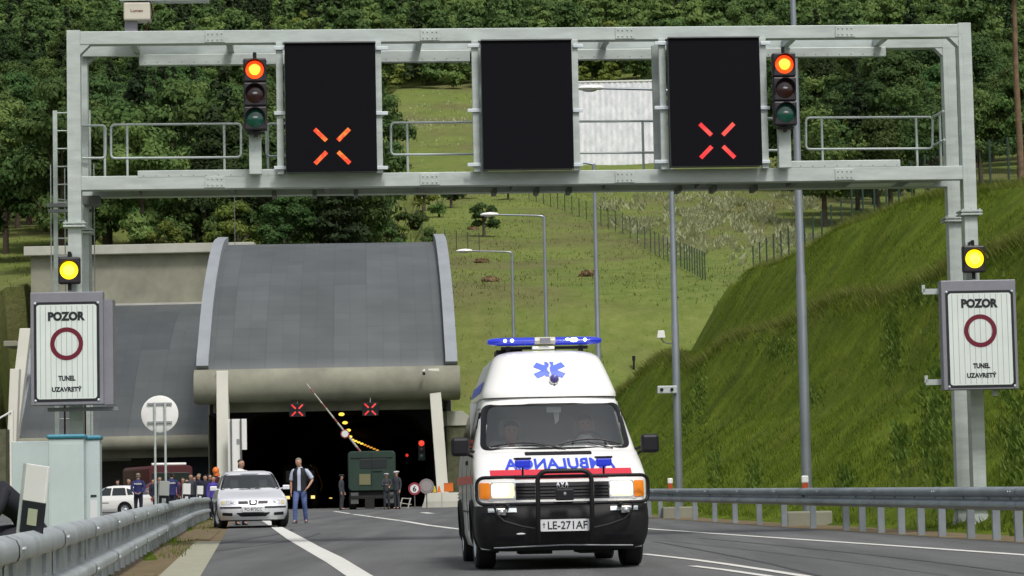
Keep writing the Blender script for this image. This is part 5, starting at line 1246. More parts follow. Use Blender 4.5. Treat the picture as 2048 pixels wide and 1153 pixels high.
# raised roof
hr = Shell([(1.885, .762, 1.37, 4.86, .5, 4), (1.92, .765, 1.37, 4.87, .5, 4), (2.05, .722, 1.46, 4.86, .5, 3.9), (2.17, .680, 1.54, 4.84, .5, 3.8), (2.30, .632, 1.64, 4.80, .5, 3.6), (2.36, .60, 1.72, 4.76, .5, 3.4), (2.40, .55, 1.81, 4.72, .5, 3.1), (2.43, .46, 1.95, 4.66, .5, 2.8), (2.442, .34, 2.15, 4.5, .5, 2.5)], .5)
hr.mesh(sorted(zrange(1.885, 2.36, 10) + [2.38, 2.40, 2.415, 2.43, 2.437, 2.442]), 30, None, 'raised_roof', 'amb_white', AMB, sharp=45)
ff = lambda sh: (lambda x, z, o: Vector((x, sh.front(x, z) - o, z)))
VF = ff(van); HF = ff(hr)
mb = MB(); mb.grid([[Vector((p.x * s_, p.y if s_ == 1 else p.y + .03, z)) for p in van.outline(1.875, 30)] for s_, z in ((1.0, 1.872), (1.01, 1.885))], 0, True); mb.build('roof_seam', 'grey_trim', AMB)
# windscreen, rubber, wipers
wp = roundpoly(wsb, .09, 5); patch(VF, densify(wp, 3), .012, rings=8).build('windscreen', 'glass', AMB, smooth=60, fixn=False)
mb = MB(); n_ = len(wp); d = densify(wp, 3); cxx, czz = 0, 1.55
mb.grid([[VF(cxx + (a - cxx) * s_, czz + (b - czz) * s_, o_) for a, b in d] for s_, o_ in ((.965, .018), (1.0, .028), (1.04, .006))], 0, True); mb.build('windscreen_rubber', 'black', AMB, smooth=60)
for x0_, x1_, z0_, z1_ in ((-.72, -.02, 1.325, 1.37), (.02, .72, 1.335, 1.40)):
    mb = MB(); pa = [VF(x0_ + (x1_ - x0_) * k / 6, z0_ + (z1_ - z0_) * sin(pi * k / 6) * .9, .045) for k in range(7)]; mb.tube(pa, .011, 6); mb.tube([VF(.1 if x0_ < 0 else .62, 1.29, .03), VF(-.25 if x0_ < 0 else .35, 1.36, .055)], .010, 6); mb.build('wiper', 'black', AMB)
# bonnet features
mb = MB(); patch(VF, densify(roundpoly([(-.36, 1.222), (.37, 1.222), (.37, 1.262), (-.36, 1.262)], .018), 3), .006, mb=mb); mb.build('air_intake', 'black', AMB, fixn=False)
# mirror-written AMBULANCIA
vf = text2d('AMBULANCIA', .118, 1.19, .03, 1.02); mb = MB(); mb.add2d(([(-x, y) for x, y in vf[0]], vf[1]), lambda x, y: VF(x + .0, 1.128 + y, .014)); mb.build('mirrored_lettering', 'bluepaint', AMB, fixn=False)
for a, b in ((-.74, .74),):
    mb = MB(); patch(VF, densify([(-.76, .99), (.76, .99), (.76, 1.066), (-.76, 1.066)], 10), .006, mb=mb); mb.build('red_stripe', 'redpaint', AMB, fixn=False)
mb = MB(); patch(VF, densify([(-.5, .965), (.5, .965), (.52, 1.006), (-.52, 1.006)], 10), .0065, mb=mb); mb.build('red_stripe', 'redpaint', AMB, fixn=False)
bs0 = Shell([(.20, .80, .06, 1.0, .30, 3.2), (.24, .88, .0, 1.0, .34, 3.2), (.36, .925, -.05, 1.0, .38, 3.2), (.52, .935, -.075, 1.0, .38, 3.4), (.62, .93, -.05, 1.0, .38, 3.6), (.683, .925, -.0, 1.0, .36, 3.8)])
# front panel: grille, lamps, indicators
mb = MB(); patch(VF, densify([(-.50, .745), (.50, .745), (.50, .925), (-.50, .925)], 6), .006, mb=mb); gr = mb.build('grille', 'black', AMB, fixn=False)
mb = MB()
for z in (.78, .815, .85, .885): mb.tube([VF(-.49 + .98 * k / 12, z, .012) for k in range(13)], .007, 6)
mb.build('grille_slats', 'dkbumper', gr)
mb = MB(); ring = [(.062 * cos(a), .885 + .062 * sin(a)) for a in [2 * pi * k / 28 for k in range(28)]]
mb.grid([[VF(x * s_, .885 + (z - .885) * s_, .03) for x, z in ring] for s_ in (.84, 1.0)], 0, True)
def stroke(pts, w, off=.032):
    for (ax, az), (bx, bz) in zip(pts, pts[1:]):
        dx, dz = bx - ax, bz - az; L_ = sqrt(dx * dx + dz * dz); nx, nz = -dz / L_ * w, dx / L_ * w
        ids = [mb.pt(VF(x, z, off)) for x, z in ((ax + nx, az + nz), (bx + nx, bz + nz), (bx - nx, bz - nz), (ax - nx, az - nz))]; mb.face(ids)
stroke([(-.047, .918), (-.022, .85), (0, .884), (.022, .85), (.047, .918)], .006); stroke([(-.02, .936), (0, .896), (.02, .936)], .006); mb.build('badge', 'chrome', gr, fixn=False)
for sg in (-1, 1):
    mb = MB(); patch(VF, densify(roundpoly([(sg * .50, .755), (sg * .765, .755), (sg * .765, .935), (sg * .50, .935)], .02), 3), .014, .02, mb=mb); hl = mb.build('headlight', 'lensclear', AMB, smooth=50)
    mb = MB(); patch(VF, densify(roundpoly([(sg * .515, .77), (sg * .755, .77), (sg * .755, .922), (sg * .515, .922)], .03), 3), .018, mb=mb); lr = mb.build('lit_reflector', 'lamp_on', hl, fixn=False); mb = MB(); patch(VF, densify(roundpoly([(sg * .57, .80), (sg * .725, .80), (sg * .725, .895), (sg * .57, .895)], .045), 3), .022, mb=mb); mb.build('bulb_glow', 'lamp_core', lr, fixn=False)
    mb = MB(); patch(VF, densify(roundpoly([(sg * .77, .755), (sg * .885, .765), (sg * .885, .93), (sg * .77, .93)], .02), 3), .014, .02, mb=mb); mb.build('turn_signal', 'amber', AMB, smooth=50)
    # fog lamp strip
    mb = MB(); patch(lambda x, z, o: Vector((x, bs0.front(x, z) - o, z)), densify([(sg * .50, .615), (sg * .80, .615), (sg * .80, .66), (sg * .50, .66)], 3), .008, mb=mb); mb.build('lamp_strip', 'galv_bright', AMB, fixn=False)
    fx = sg * .64 + (-.02 if sg < 0 else .02); c = Vector((fx, bs0.front(fx, .62) - .03, .62)); mb = MB(); mb.box(c, (.10, .07, .075)); fl = mb.build('fog_lamp', 'chrome', AMB, bevel=.01)
    mb = MB(); mb.ell(c + Vector((0, -.03, .0)), (.032, .02, .026), 12, 8); mb.build('fog_lens', 'lensclear', fl, smooth=60)
mb = MB(); patch(VF, densify([(-.90, .688), (.90, .688), (.90, .742), (-.90, .742)], 14), .016, .02, mb=mb); mb.build('bright_trim', 'white', AMB, smooth=50)
# bumper
bs = Shell([(.20, .80, .06, 1.0, .30, 3.2), (.24, .88, .0, 1.0, .34, 3.2), (.36, .925, -.05, 1.0, .38, 3.2), (.52, .935, -.075, 1.0, .38, 3.4), (.62, .93, -.05, 1.0, .38, 3.6), (.683, .925, -.0, 1.0, .36, 3.8)])
mb = MB(); rows = []
for z in zrange(.20, .683, 10):
    r = [p for p in bs.outline(z, 4)[:33]]; rows.append([Vector((-p0, 0, 0)) for p0 in []] + [Vector((r[0].x, r[0].y + .22, z))] + r + [Vector((r[-1].x, r[-1].y + .22, z))])
mb.grid(rows); top = rows[-1]; mb.grid([top, [p + Vector((-.12 * (p.x > 0) + .12 * (p.x < 0), .12, 0)) for p in top]]); bot = rows[0]; mb.grid([bot, [Vector((p.x * .8, p.y + .5, .2)) for p in bot]])
bp_ = mb.build('bumper', 'dkbumper', AMB, smooth=40); BF = ff(bs)
mb = MB(); mb.tube([BF(-.74 + 1.48 * k / 20, .26 - .02 * abs(k - 10) / 10, .008) for k in range(21)], .008, 6); mb.tube([BF(-.62 + .0 * k, .46, .0) for k in range(2)], .002, 4); mb.build('bumper_crease', 'grey_trim', bp_)
for sg in (-1, 1):
    mb = MB(); patch(BF, densify(roundpoly([(sg * .42, .31), (sg * .74, .33), (sg * .74, .39), (sg * .42, .39)], .03), 3), .004, mb=mb); mb.build('bumper_vent', 'black', bp_, fixn=False)
mb = MB(); mb.ell(BF(-.46, .385, .01), (.05, .01, .011), 10, 5); mb.build('bumper_reflector', 'plate', bp_)
# number plate
pz = .47; py_ = -.155; mb = MB(); mb.poly([(a, py_, pz + b) for a, b in rrect(.52, .125, .012)], 0, (0, .012, 0)); pl = mb.build('number_plate', 'plate', AMB)
mb = MB(); mb.add2d(text2d('LE-271AF', .085, .42, .012), lambda x, y: Vector((x + .03, py_ - .003, pz + y))); mb.add2d(text2d('†', .06, None, .02), lambda x, y: Vector((x - .22, py_ - .003, pz + y))); mb.build('plate_lettering', 'ink', pl, fixn=False)
# bull bar
mb = MB(); yb_ = -.17
def yb(x): return -.19 + .26 * (abs(x) / .93) ** 3.5
outer = corner_path([(-.915, 0, .70), (-.915, 0, .985), (.915, 0, .985), (.915, 0, .70)], .09, 5); outer = [(p.x, p.z) for p in outer]
outer = densify(outer, 4); mb.tube([(x, yb(x), z) for x, z in outer], .019, 8, close=True)
ins = corner_path([(-.285, 0, .60), (-.285, 0, 1.04), (.285, 0, 1.04), (.285, 0, .60)], .09, 5)
path = [(-.275, -.13, .30), (-.285, -.20, .45), (-.285, -.23, .62)] + [(x, -.24 if z > .7 else -.235, z) for x, z in [(-.285, .80), (-.285, .94), (-.272, .99), (-.24, 1.025), (-.19, 1.04)]] + [(.19, -.24, 1.04), (.24, -.24, 1.025), (.272, -.24, .99), (.285, -.24, .94), (.285, -.24, .80), (.285, -.23, .62), (.285, -.20, .45), (.275, -.13, .30)]
mb.tube(path, .026, 10)
mb.tube([(-.74, yb(.74), .70), (-.72, -.10, .60), (-.64, -.11, .52), (-.45, -.14, .46), (-.285, -.19, .43)], .014, 6); mb.tube([(.74, yb(.74), .70), (.72, -.10, .60), (.64, -.11, .52), (.45, -.14, .46), (.285, -.19, .43)], .014, 6)
mb.bar((-.6, -.16, .70), (-.6, .02, .66), .04, .03); mb.bar((.6, -.16, .70), (.6, .02, .66), .04, .03)
mb.build('bull_bar', 'black', AMB, smooth=50)
mb = MB(); mb.box((-.0, -.22, .79), (.19, .08, .12)); sp = mb.build('horn_unit', 'black', AMB, bevel=.012); mb = MB(); mb.ell((0, -.262, .80), (.016, .01, .018), 10, 6); mb.build('horn_button', 'grey_trim', sp)
for sg in (-1, 1):
    cx = -.435 if sg < 0 else .425; mb = MB(); mb.box((cx, -.17, 1.125), (.165, .10, .085)); fl = mb.build('grille_flasher', 'blue', AMB, bevel=.015)
    mb = MB(); mb.box((cx, -.16, 1.178), (.18, .12, .022)); mb.tube([(cx, -.15, 1.09), (cx, -.15, .985)], .012, 6); mb.build('flasher_base', 'black', fl)
# roof light bar
lz = 2.555; ly = 2.22; LB = MB(); L2 = []
def barsec(x0_, x1_, n=6):
    mb = MB(); rows = []
    for k in range(n + 1):
        x = x0_ + (x1_ - x0_) * k / n; t = min(1, (.655 - abs(x)) / .14); q = .55 + .45 * sqrt(max(0, t)) if abs(x) > .51 else 1
        rows.append([Vector((x, ly + .02 * (abs(x) / .65) ** 2 + .13 * q * cos(a) * (1 if abs(cos(a)) < .9 else 1), lz + .048 * q * sin(a))) for a in [2 * pi * j / 16 for j in range(16)]])
    mb.grid(rows, 0, True); mb.poly(rows[0]); mb.poly(rows[-1][::-1]); return mb
for sg in (-1, 1): 
    b_ = barsec(sg * .12, sg * .655, 14).build('light_bar', 'blue', AMB, smooth=55)
    mb = MB(); mb.ell((sg * (.38 if sg < 0 else .33), ly - .125, lz + .005), (.022 if sg < 0 else .05, .012, .02 if sg < 0 else .026), 10, 6)
    mb.build('flash', 'blueflash', b_); MB().ell((sg * .46, ly - .12, lz + .004), (.02, .008, .02), 8, 5).build('flash', 'blueflash', b_)
    if sg > 0: MB().ell((.26, ly - .128, lz + .012), (.03, .008, .014), 8, 5).build('flash', 'blueflash', b_)
mb = barsec(-.118, .118, 3); b_ = mb.build('speaker_section', mat('cream_plastic', (.6, .58, .5), .5), AMB, smooth=50); mb = MB(); mb.box((0, ly - .132, lz), (.12, .01, .06)); mb.build('speaker_grille', 'signgrey', b_)
mb = MB(); mb.box((-.0, ly + .05, 2.48), (1.0, .1, .03)); [mb.box((x, ly + .05, 2.45), (.05, .12, .1)) for x in (-.42, .42)]; mb.build('light_bar_mount', 'black', AMB)
mb = MB(); mb.box((-.02, ly - .06, 2.475), (.26, .08, .035)); mb.build('roof_lamp', 'white', AMB, bevel=.01)
mb = MB(); mb.box((-.40, ly + .35, 2.44), (.3, .5, .05)); mb.build('roof_hatch', 'black', AMB)
# star of life with staff, round badge lamp below
mb = MB(); cz = 2.19
def HP(x, z, o): return HF(x, z, o)
for ang in (0, 60, 120):
    a = radians(ang); d = Vector((sin(a), cos(a))); n = Vector((d.y, -d.x)); L_, w_ = .185, .042; SX = 1.0
    pts = [(d * L_ + n * w_), (d * L_ - n * w_), (-d * L_ - n * w_), (-d * L_ + n * w_)]
    if ang == 0: pts = [(d * .135 + n * .05), (d * .135 - n * .05), (-d * .10 - n * .05), (-d * .10 + n * .05)]
    pts = densify([(p.x, p.y * .72 + cz) for p in pts], 3); patch(HP, pts, .006 + ang * 1e-5, rings=2, mb=mb)
star = mb.build('star_emblem', mat('emblem_blue', (.06, .13, .72), .4), AMB, fixn=False)
mb = MB(); mb.tube([HP(-.005 + .014 * sin(k * .9), cz - .07 + .17 * k / 12, .010) for k in range(13)], .011, 6); mb.tube([HP(0, cz - .08 + .19 * k / 3, .009) for k in range(4)], .006, 5); mb.build('staff_and_snake', 'white', star)
mb = MB(); c = HP(.045, 2.075, .03); mb.ell(c, (.058, .04, .058), 18, 10); sl_ = mb.build('searchlight', 'chrome', AMB, smooth=60); mb = MB(); mb.ell(c + Vector((0, -.025, .012)), (.046, .022, .046), 16, 8); mb.build('lens', mat('violet_lens', (.09, .07, .30), .15, coat=.5), sl_, smooth=60)
mb = MB(); mb.cyl(c + Vector((0, 0, -.05)), c + Vector((0, .0, -.09)), .018, 8); mb.build('bracket', 'black', sl_)
# mirrors, doors, side
for sg in (-1, 1):
    c = Vector((sg * 1.045, .93, 1.335)); mb = MB(); mb.box(c, (.20, .10, .205)); mi = mb.build('mirror', 'black', AMB, bevel=.035)
    mb = MB(); mb.tube([c + Vector((-sg * .08, .02, -.03)), Vector((sg * .87, 1.05, 1.27))], .016, 6); mb.tube([c + Vector((-sg * .08, .02, -.08)), Vector((sg * .88, 1.05, 1.21))], .016, 6); mb.build('mirror_arm', 'black', mi)
    sf = lambda y, z, o, sg=sg: Vector((van.side(y, z, sg) + sg * o, y, z))
    mb = MB(); patch(sf, densify(roundpoly([(1.28, 1.30), (2.28, 1.30), (2.28, 1.76), (1.62, 1.76)], .06), 3), .008, mb=mb); mb.build('door_window', 'glass', AMB, fixn=False)
    mb = MB(); dd = densify(roundpoly([(1.24, 1.28), (2.31, 1.28), (2.31, 1.78), (1.60, 1.78)], .06), 3); cy_, cz_ = 1.85, 1.53
    mb.grid([[sf(cy_ + (a - cy_) * s_, cz_ + (b - cz_) * s_, o_) for a, b in dd] for s_, o_ in ((.95, .010), (1.0, .012))], 0, True); mb.build('window_rubber', 'black', AMB)
    for ya, yb2 in ((2.42, 3.45), (3.55, 4.65)):
        mb = MB(); patch(sf, densify(roundpoly([(ya, 1.30), (yb2, 1.30), (yb2, 1.76), (ya, 1.76)], .07), 3), .006, mb=mb); mb.build('side_window', 'darkglass', AMB, fixn=False)
    mb = MB(); patch(sf, densify([(.75, .93), (4.8, .93), (4.8, 1.02), (.75, 1.02)], 16), .005, mb=mb); mb.build('side_stripe', 'redpaint', AMB, fixn=False)
    mb = MB(); patch(lambda y, z, o, sg=sg: Vector((hr.side(y, z, sg) + sg * o, y, z)), densify([(2.1, 1.98), (4.6, 1.98), (4.6, 2.10), (2.1, 2.10)], 8), .006, mb=mb); mb.build('side_lettering_band', 'bluepaint', AMB, fixn=False)
    mb = MB(); mb.box((sg * (.915), 2.2, 1.17), (.04, .2, .05)); mb.build('door_handle', 'black', AMB, bevel=.01)
    mb = MB()
    for yv in (1.2, 2.36, 3.5): mb.tube([sf(yv, z, .001) for z in (.40, .7, 1.0, 1.28)], .005, 4)
    mb.tube([sf(y_, .62, .004) for y_ in (1.4, 2.2, 3.0, 3.5)], .012, 5); mb.build('door_seams', 'black', AMB)
    for y_, r_ in WH:
        mb = MB(); path = [Vector((van.side(y_ + .39 * cos(a), .34 + .39 * sin(a), sg) + sg * .01, y_ + .39 * cos(a), .34 + .39 * sin(a))) for a in [pi * k / 16 for k in range(-1, 18)]]
        mb.tube(path, .03, 6); mb.build('wheel_arch', 'dkbumper', AMB, smooth=60)
        wheel(AMB, sg * .80, y_, .335, .21, sg, steer=(.0 if y_ > 2 else .03))
        mb = MB(); mb.box2((sg * .62, y_ + .43, .16), (sg * .90, y_ + .445, .42)); mb.build('mud_flap', 'rubber', AMB)
mb = MB(); mb.box2((-.60, .5, .19), (.60, 4.7, .42)); mb.box2((-.45, .35, .16), (-.1, .9, .26)); mb.box2((.2, .35, .16), (.5, 1.2, .24)); mb.box2((-.64, .56, .25), (-.56, 4.4, .9)); mb.box2((.56, .56, .25), (.64, 4.4, .9)); mb.build('underbody', 'rubber', AMB)
# cab interior
M['cabgrey'] = mat('cab_trim', (.30, .32, .32), .8)
mb = MB(); mb.box2((-.82, 1.02, 1.22), (.82, 1.35, 1.30)); MB().box2((-.86, 2.5, .5), (.86, 2.53, 1.86)).build('partition', 'cabgrey', AMB); mb.build('dashboard', 'cabgrey', AMB, bevel=.02)
for x in (-.42, .42): MB().box2((x - .24, 2.05, .7), (x + .24, 2.2, 1.42)).box2((x - .13, 2.06, 1.44), (x + .13, 2.16, 1.66)).build('seat', 'cabgrey', AMB, bevel=.04)
mb = MB(); mb.tube([(.42 + .19 * cos(a), 1.42 + .07 * sin(a), 1.32 + .17 * sin(a)) for a in [2 * pi * k / 24 for k in range(24)]], .014, 6, close=True); mb.tube([(.42, 1.42, 1.32), (.42, 1.25, 1.22)], .02, 6); mb.build('steering_wheel', 'black', AMB)
mb = MB(); mb.box((.03, 1.42, 1.74), (.16, .03, .06)); mb.poly([(.03, 1.5, 1.72), (.10, 1.5, 1.74), (.09, 1.5, 1.62), (.05, 1.5, 1.58)], 0, (0, .005, 0)); mb.build('rear_view_mirror', 'plate', AMB)
SIT = dict(pelvis=(0, .06, .95), spine=(0, .05, 1.12), hipL=(-.1, 0, .95), kneeL=(-.13, -.42, .96), calfL=(-.13, -.48, .82), ankleL=(-.13, -.5, .58), toeL=(-.13, -.62, .52), hipR=(.1, 0, .95), kneeR=(.13, -.42, .96), calfR=(.13, -.48, .82), ankleR=(.13, -.5, .58), toeR=(.13, -.62, .52))
drv = dict(SIT); drv.update(elR=(.36, -.12, 1.22), wrR=(.22, -.36, 1.26), palmR=(.17, -.42, 1.28), elL=(-.30, -.14, 1.18), wrL=(-.16, -.38, 1.24), palmL=(-.12, -.43, 1.26))
pas = dict(SIT); pas.update(elL=(-.27, -.05, 1.15), wrL=(-.15, -.25, 1.05), palmL=(-.1, -.3, 1.04), elR=(.27, -.05, 1.15), wrR=(.15, -.25, 1.05), palmR=(.1, -.3, 1.04))
Rm = Matrix.Rotation(AY, 4, 'Z')
def inamb(v): return tuple(A0 + (Rm @ Vector(v)))
M['whiteshirt'] = mat('white_shirt', (.72, .74, .74), .8); M['redvest'] = mat('red_coverall', (.30, .03, .05), .8)
person('driver in white shirt behind the ambulance windscreen', inamb((.42, 1.93, -.02)), AY, 1.74, drv, 'whiteshirt', hair='darkhair', trousers='navydark')
person('passenger in red with white collar in the ambulance', inamb((-.42, 1.93, -.06)), AY, 1.72, pas, 'redvest', hair='darkhair', trousers='navydark', vest='whiteshirt')
# ================================================================ cars
def car(name, label, paint, loc, rz, plate='', hatch=False, detail=True, group=None, lights=False):
    root = thing(name, label, 'car', loc, rz, group)
    yb = [4.20, 4.32, 4.34, 4.34, 4.32, 4.30, 4.26, 4.20, 4.16, 3.90, 3.55, 3.35, 3.1] if not hatch else [3.85, 3.95, 3.97, 3.96, 3.94, 3.92, 3.90, 3.86, 3.83, 3.66, 3.45, 3.3, 3.05]
    f = [(.20, .78, .12, .45, 3), (.33, .84, .02, .45, 3.2), (.50, .855, .00, .45, 3.4), (.56, .855, .03, .45, 3.4), (.66, .85, .08, .45, 3.4), (.72, .845, .17, .5, 3.2), (.82, .815, .70, .5, 3), (.89, .79, 1.08, .5, 3), (.93, .775, 1.22, .5, 3), (1.14, .70, 1.60, .5, 3), (1.31, .625, 1.90, .5, 3), (1.375, .575, 2.08, .5, 2.8), (1.41, .42, 2.35, .5, 2.5)]
    sh = Shell([(z, w, yf, b, R, n) for (z, w, yf, R, n), b in zip(f, yb)], .3); wheels = ((.82, .30), (3.32 if not hatch else 3.2, .30))
    skip = lambda c: any(abs(c.x) > .55 and (c.y - y) ** 2 + (c.z - .30) ** 2 < .36 ** 2 for y, r in wheels) or (detail and .97 < c.z < 1.30 and 1.2 < c.y < 2.1 and abs(c.x) < .70 - (c.z - .95) * .35)
    sh.mesh(sorted(zrange(.20, .70, 9) + zrange(.72, 1.375, 18) + [1.40, 1.41]), 40, skip, 'body', paint, root, sharp=35)
    fr = lambda x, z, o: Vector((x, sh.front(x, z) - o, z)); bk = lambda x, z, o: Vector((x, sh.back(x, z) + o, z))
    ws = densify(roundpoly([(-.735, .945), (.735, .945), (.60, 1.33), (-.60, 1.33)], .06), 3); patch(fr, ws, .010, rings=6).build('windscreen', 'glass' if detail else 'darkglass', root, fixn=False)
    mb = MB(); mb.grid([[fr(a * s_, 1.137 + (b - 1.137) * s_, .014) for a, b in ws] for s_ in (.965, 1.01)], 0, True); mb.build('windscreen_rubber', 'black', root)
    patch(bk, densify(roundpoly([(-.66, .97), (.66, .97), (.56, 1.30), (-.56, 1.30)], .06), 3), .010).build('rear_window', 'darkglass', root, fixn=False)
    for sg in (-1, 1):
        sf = lambda y, z, o, sg=sg: Vector((sh.side(y, z, sg) + sg * o, y, z))
        for poly in ([(1.62, .95), (2.45, .95), (2.45, 1.30), (2.16, 1.30)], [(2.52, .95), (3.25, .95), (3.12, 1.30), (2.52, 1.30)], [(3.32, .96), (3.62, .98), (3.42, 1.22), (3.2, 1.28)]): patch(sf, densify(roundpoly(poly, .03), 2), .006).build('side_window', 'darkglass', root, fixn=False)
        mb = MB(); mb.tube([sf(1.2 + .4 * k, .62, .006) for k in range(4)], .014, 5); mb.build('side_moulding', 'black', root)
        for y, r in wheels:
            mb = MB(); mb.tube([Vector((sh.side(y + .35 * cos(a), .30 + .35 * sin(a), sg) - sg * .012, y + .35 * cos(a), .30 + .35 * sin(a))) for a in [pi * k / 18 for k in range(-2, 21)]], .032, 6); mb.build('wheel_arch', 'rubber', root, smooth=60)
        for y, r in wheels: wheel(root, sg * .735, y, .30, .19, sg, steer=(.25 if (detail and y < 2) else 0))
        mb = MB(); mb.box((sg * .90, 1.55, .98), (.17, .09, .11)); mb.bar((sg * .74, 1.6, .95), (sg * .86, 1.56, .97), .04, .03); mb.build('mirror', paint, root, bevel=.03)
        mb = MB(); patch(fr, densify(roundpoly([(sg * .40, .575), (sg * .66, .57), (sg * .66, .675), (sg * .40, .665)], .02), 2), .012, mb=mb); h_ = mb.build('headlight', 'lamp_on' if lights else 'lensclear', root, fixn=False)
        mb = MB(); mb.ell(fr(sg * .50, .62, .012), (.05, .012, .04), 10, 6); mb.build('headlight_bulb', 'chrome', h_)
        mb = MB(); patch(fr, densify(roundpoly([(sg * .67, .57), (sg * .77, .58), (sg * .77, .66), (sg * .67, .675)], .02), 2), .012, mb=mb); mb.build('turn_signal', 'amber' if not detail else mat('clear_amber', (.55, .48, .30), .2), root, fixn=False)
        mb = MB(); patch(bk, densify(roundpoly([(sg * .45, .66), (sg * .74, .66), (sg * .74, .82), (sg * .45, .80)], .02), 2), .012, mb=mb); mb.build('tail_light', mat('tail_red', (.45, .03, .02), .3) if sg < 0 else 'tail', root, fixn=False) if False else mb.build('tail_light', 'tail', root, fixn=False)
        mb = MB(); patch(fr, densify(roundpoly([(sg * .11, .588), (sg * .36, .588), (sg * .36, .655), (sg * .13, .655)], .02), 2), .010, mb=mb); mb.build('grille', 'black', root, fixn=False)
        mb = MB(); patch(fr, densify(roundpoly([(sg * .50, .30), (sg * .74, .31), (sg * .74, .385), (sg * .50, .37)], .02), 2), .008, mb=mb); mb.build('lower_vent', 'black', root, fixn=False)
        mb = MB(); patch(fr, densify([(sg * .28, .485), (sg * .80, .485), (sg * .80, .525), (sg * .28, .525)], 4), .010, mb=mb); mb.build('bumper_strip', 'dkbumper', root, fixn=False)
    mb = MB(); patch(fr, densify(roundpoly([(-.42, .375), (.42, .375), (.30, .28), (-.30, .28)], .03), 3), .008, mb=mb); mb.build('lower_grille', 'black', root, fixn=False)
    mb = MB(); patch(fr, densify(roundpoly([(-.09, .575), (.09, .575), (.10, .67), (-.10, .67)], .02), 2), .028, mb=mb); bd = mb.build('badge_mount', 'black', root, fixn=False)
    mb = MB(); patch(fr, densify(roundpoly([(-.045, .595), (.045, .595), (.045, .655), (-.045, .655)], .014), 2), .040, mb=mb); mb.build('badge', 'chrome', bd, fixn=False)
    mb = MB(); mb.poly([(a, -.035, .455 + b) for a, b in rrect(.52, .115, .01)], 0, (0, .03, 0)); pl = mb.build('number_plate', 'plate', root)
    if plate: mb = MB(); mb.add2d(text2d(plate, .075, .42, .012), lambda x, y: Vector((x, -.039, .455 + y))); mb.build('plate_lettering', 'ink', pl, fixn=False)
    mb = MB(); mb.box2((-.62, .2, .17), (.62, 4.0 if not hatch else 3.7, .3)); mb.box2((-.53, .4, .2), (.53, 3.8 if not hatch else 3.6, .62)); mb.build('underbody', 'rubber', root)
    if detail:
        for x in (-.36, .36): MB().box2((x - .22, 2.2, .45), (x + .22, 2.32, 1.0)).box2((x - .11, 2.2, 1.0), (x + .11, 2.28, 1.2)).build('seat', 'cabgrey', root, bevel=.04)
        MB().box2((-.70, 1.35, .84), (.70, 1.6, .92)).build('dashboard', 'cabgrey', root, bevel=.02)
        mb = MB()
        for sg, x0_ in ((-1, -.5), (1, .12)): mb.tube([fr(x0_ + .5 * k / 5, .965 + .03 * sin(pi * k / 5), .02) for k in range(6)], .007, 5)
        mb.build('wiper', 'black', root); mb = MB(); mb.tube([fr(.08, 1.0, .0), Vector((.2, 2.0, 1.2))], .012, 5); mb.build('inner_pillar', 'black', root)
    return root
M['tail'] = mat('tail_red', (.42, .02, .02), .3); M['whitecar'] = mat('white_car_paint', (.78, .78, .76), .35, coat=.6); M['redcar'] = mat('red_car_paint', (.18, .012, .018), .35, coat=.6)
p = P(507, 1050, 64.4); car('silver_car', 'silver saloon car parked across the white edge line with front wheels turned', 'silver', (p.x, 64.4, gz(64.4)), .15, 'PO-873CC')
p = P(262, 1010, 122); car('white_hatchback', 'white hatchback seen from its side behind the guardrail', 'whitecar', (p.x - 3.2, 124.4, gz(122)), radians(-107), hatch=True, detail=False)
p = P(215, 1010, 132); car('red_car', 'dark red car mostly hidden behind the white hatchback', 'redcar', (p.x, 133, gz(132) + .25), radians(-80), hatch=True, detail=False)

# ---------------------------------------------------------------- lorries
def lorry(name, label, loc, rz, w, h, body, z0=.95, L=5.5, front=False, cat='lorry'):
    root = thing(name, label, cat, loc, rz); mb = MB(); pts = rrect(w, h - z0, .22, 6); zc = (h + z0) / 2
    rows = [[Vector((a * s_, y, zc + b * s_)) for a, b in pts] for s_, y in ((.96, .0), (1, .06), (1, L - .06), (.97, L))]; mb.grid(rows, 0, True); mb.poly(rows[0]); mb.poly(rows[-1][::-1]); mb.build('body', body, root, smooth=40)
    for sg in (-1, 1):
        for y in (1.0, L - 1.1):
            mb = MB(); mb.cyl((sg * (w / 2 - .05), y, .5), (sg * (w / 2 - .42), y, .5), .5, 24); wh = mb.build('wheel', 'rubber', root, smooth=40); mb = MB(); mb.cyl((sg * (w / 2 - .04), y, .5), (sg * (w / 2 - .10), y, .5), .27, 16); mb.build('rim', 'galv_dark', wh, smooth=40)
    mb = MB(); mb.box2((-w * .38, .2, .55), (w * .38, L - .2, z0 + .02)); mb.build('chassis', 'rubber', root)
    return root
p = P(745, 1020, 138.5); T_ = lorry('army_lorry', 'dark green box lorry seen from behind at the tunnel mouth', (p.x, 138.5, gz(138)), .06, 2.5, 3.03, 'truckgreen')
mb = MB(); mb.box2((-.62, -.02, 2.12), (.78, .01, 2.62)); mb.build('rear_window', 'darkglass', T_, bevel=.03); mb = MB(); mb.box2((-.66, -.03, 1.28), (-.08, -.005, 1.84)); mb.build('yellow_panel', mat('khaki_panel', (.17, .16, .08), .7), T_)
mb = MB(); mb.box2((-.02, -.025, 1.1), (.0, .0, 2.9)); mb.box2((-1.1, -.03, 2.66), (1.1, .0, 2.69)); mb.box2((.05, -.03, 1.95), (.55, .0, 1.99)); mb.build('door_seam', 'black', T_)
for sg in (-1, 1): MB().box2((sg * .72, -.02, .3), (sg * 1.12, .02, .88)).build('mud_flap', mat('flap_grey', (.09, .10, .10), .8), T_)
MB().box2((-1.1, -.1, .62), (1.1, -.03, .72)).build('rear_bumper', 'rubber', T_)
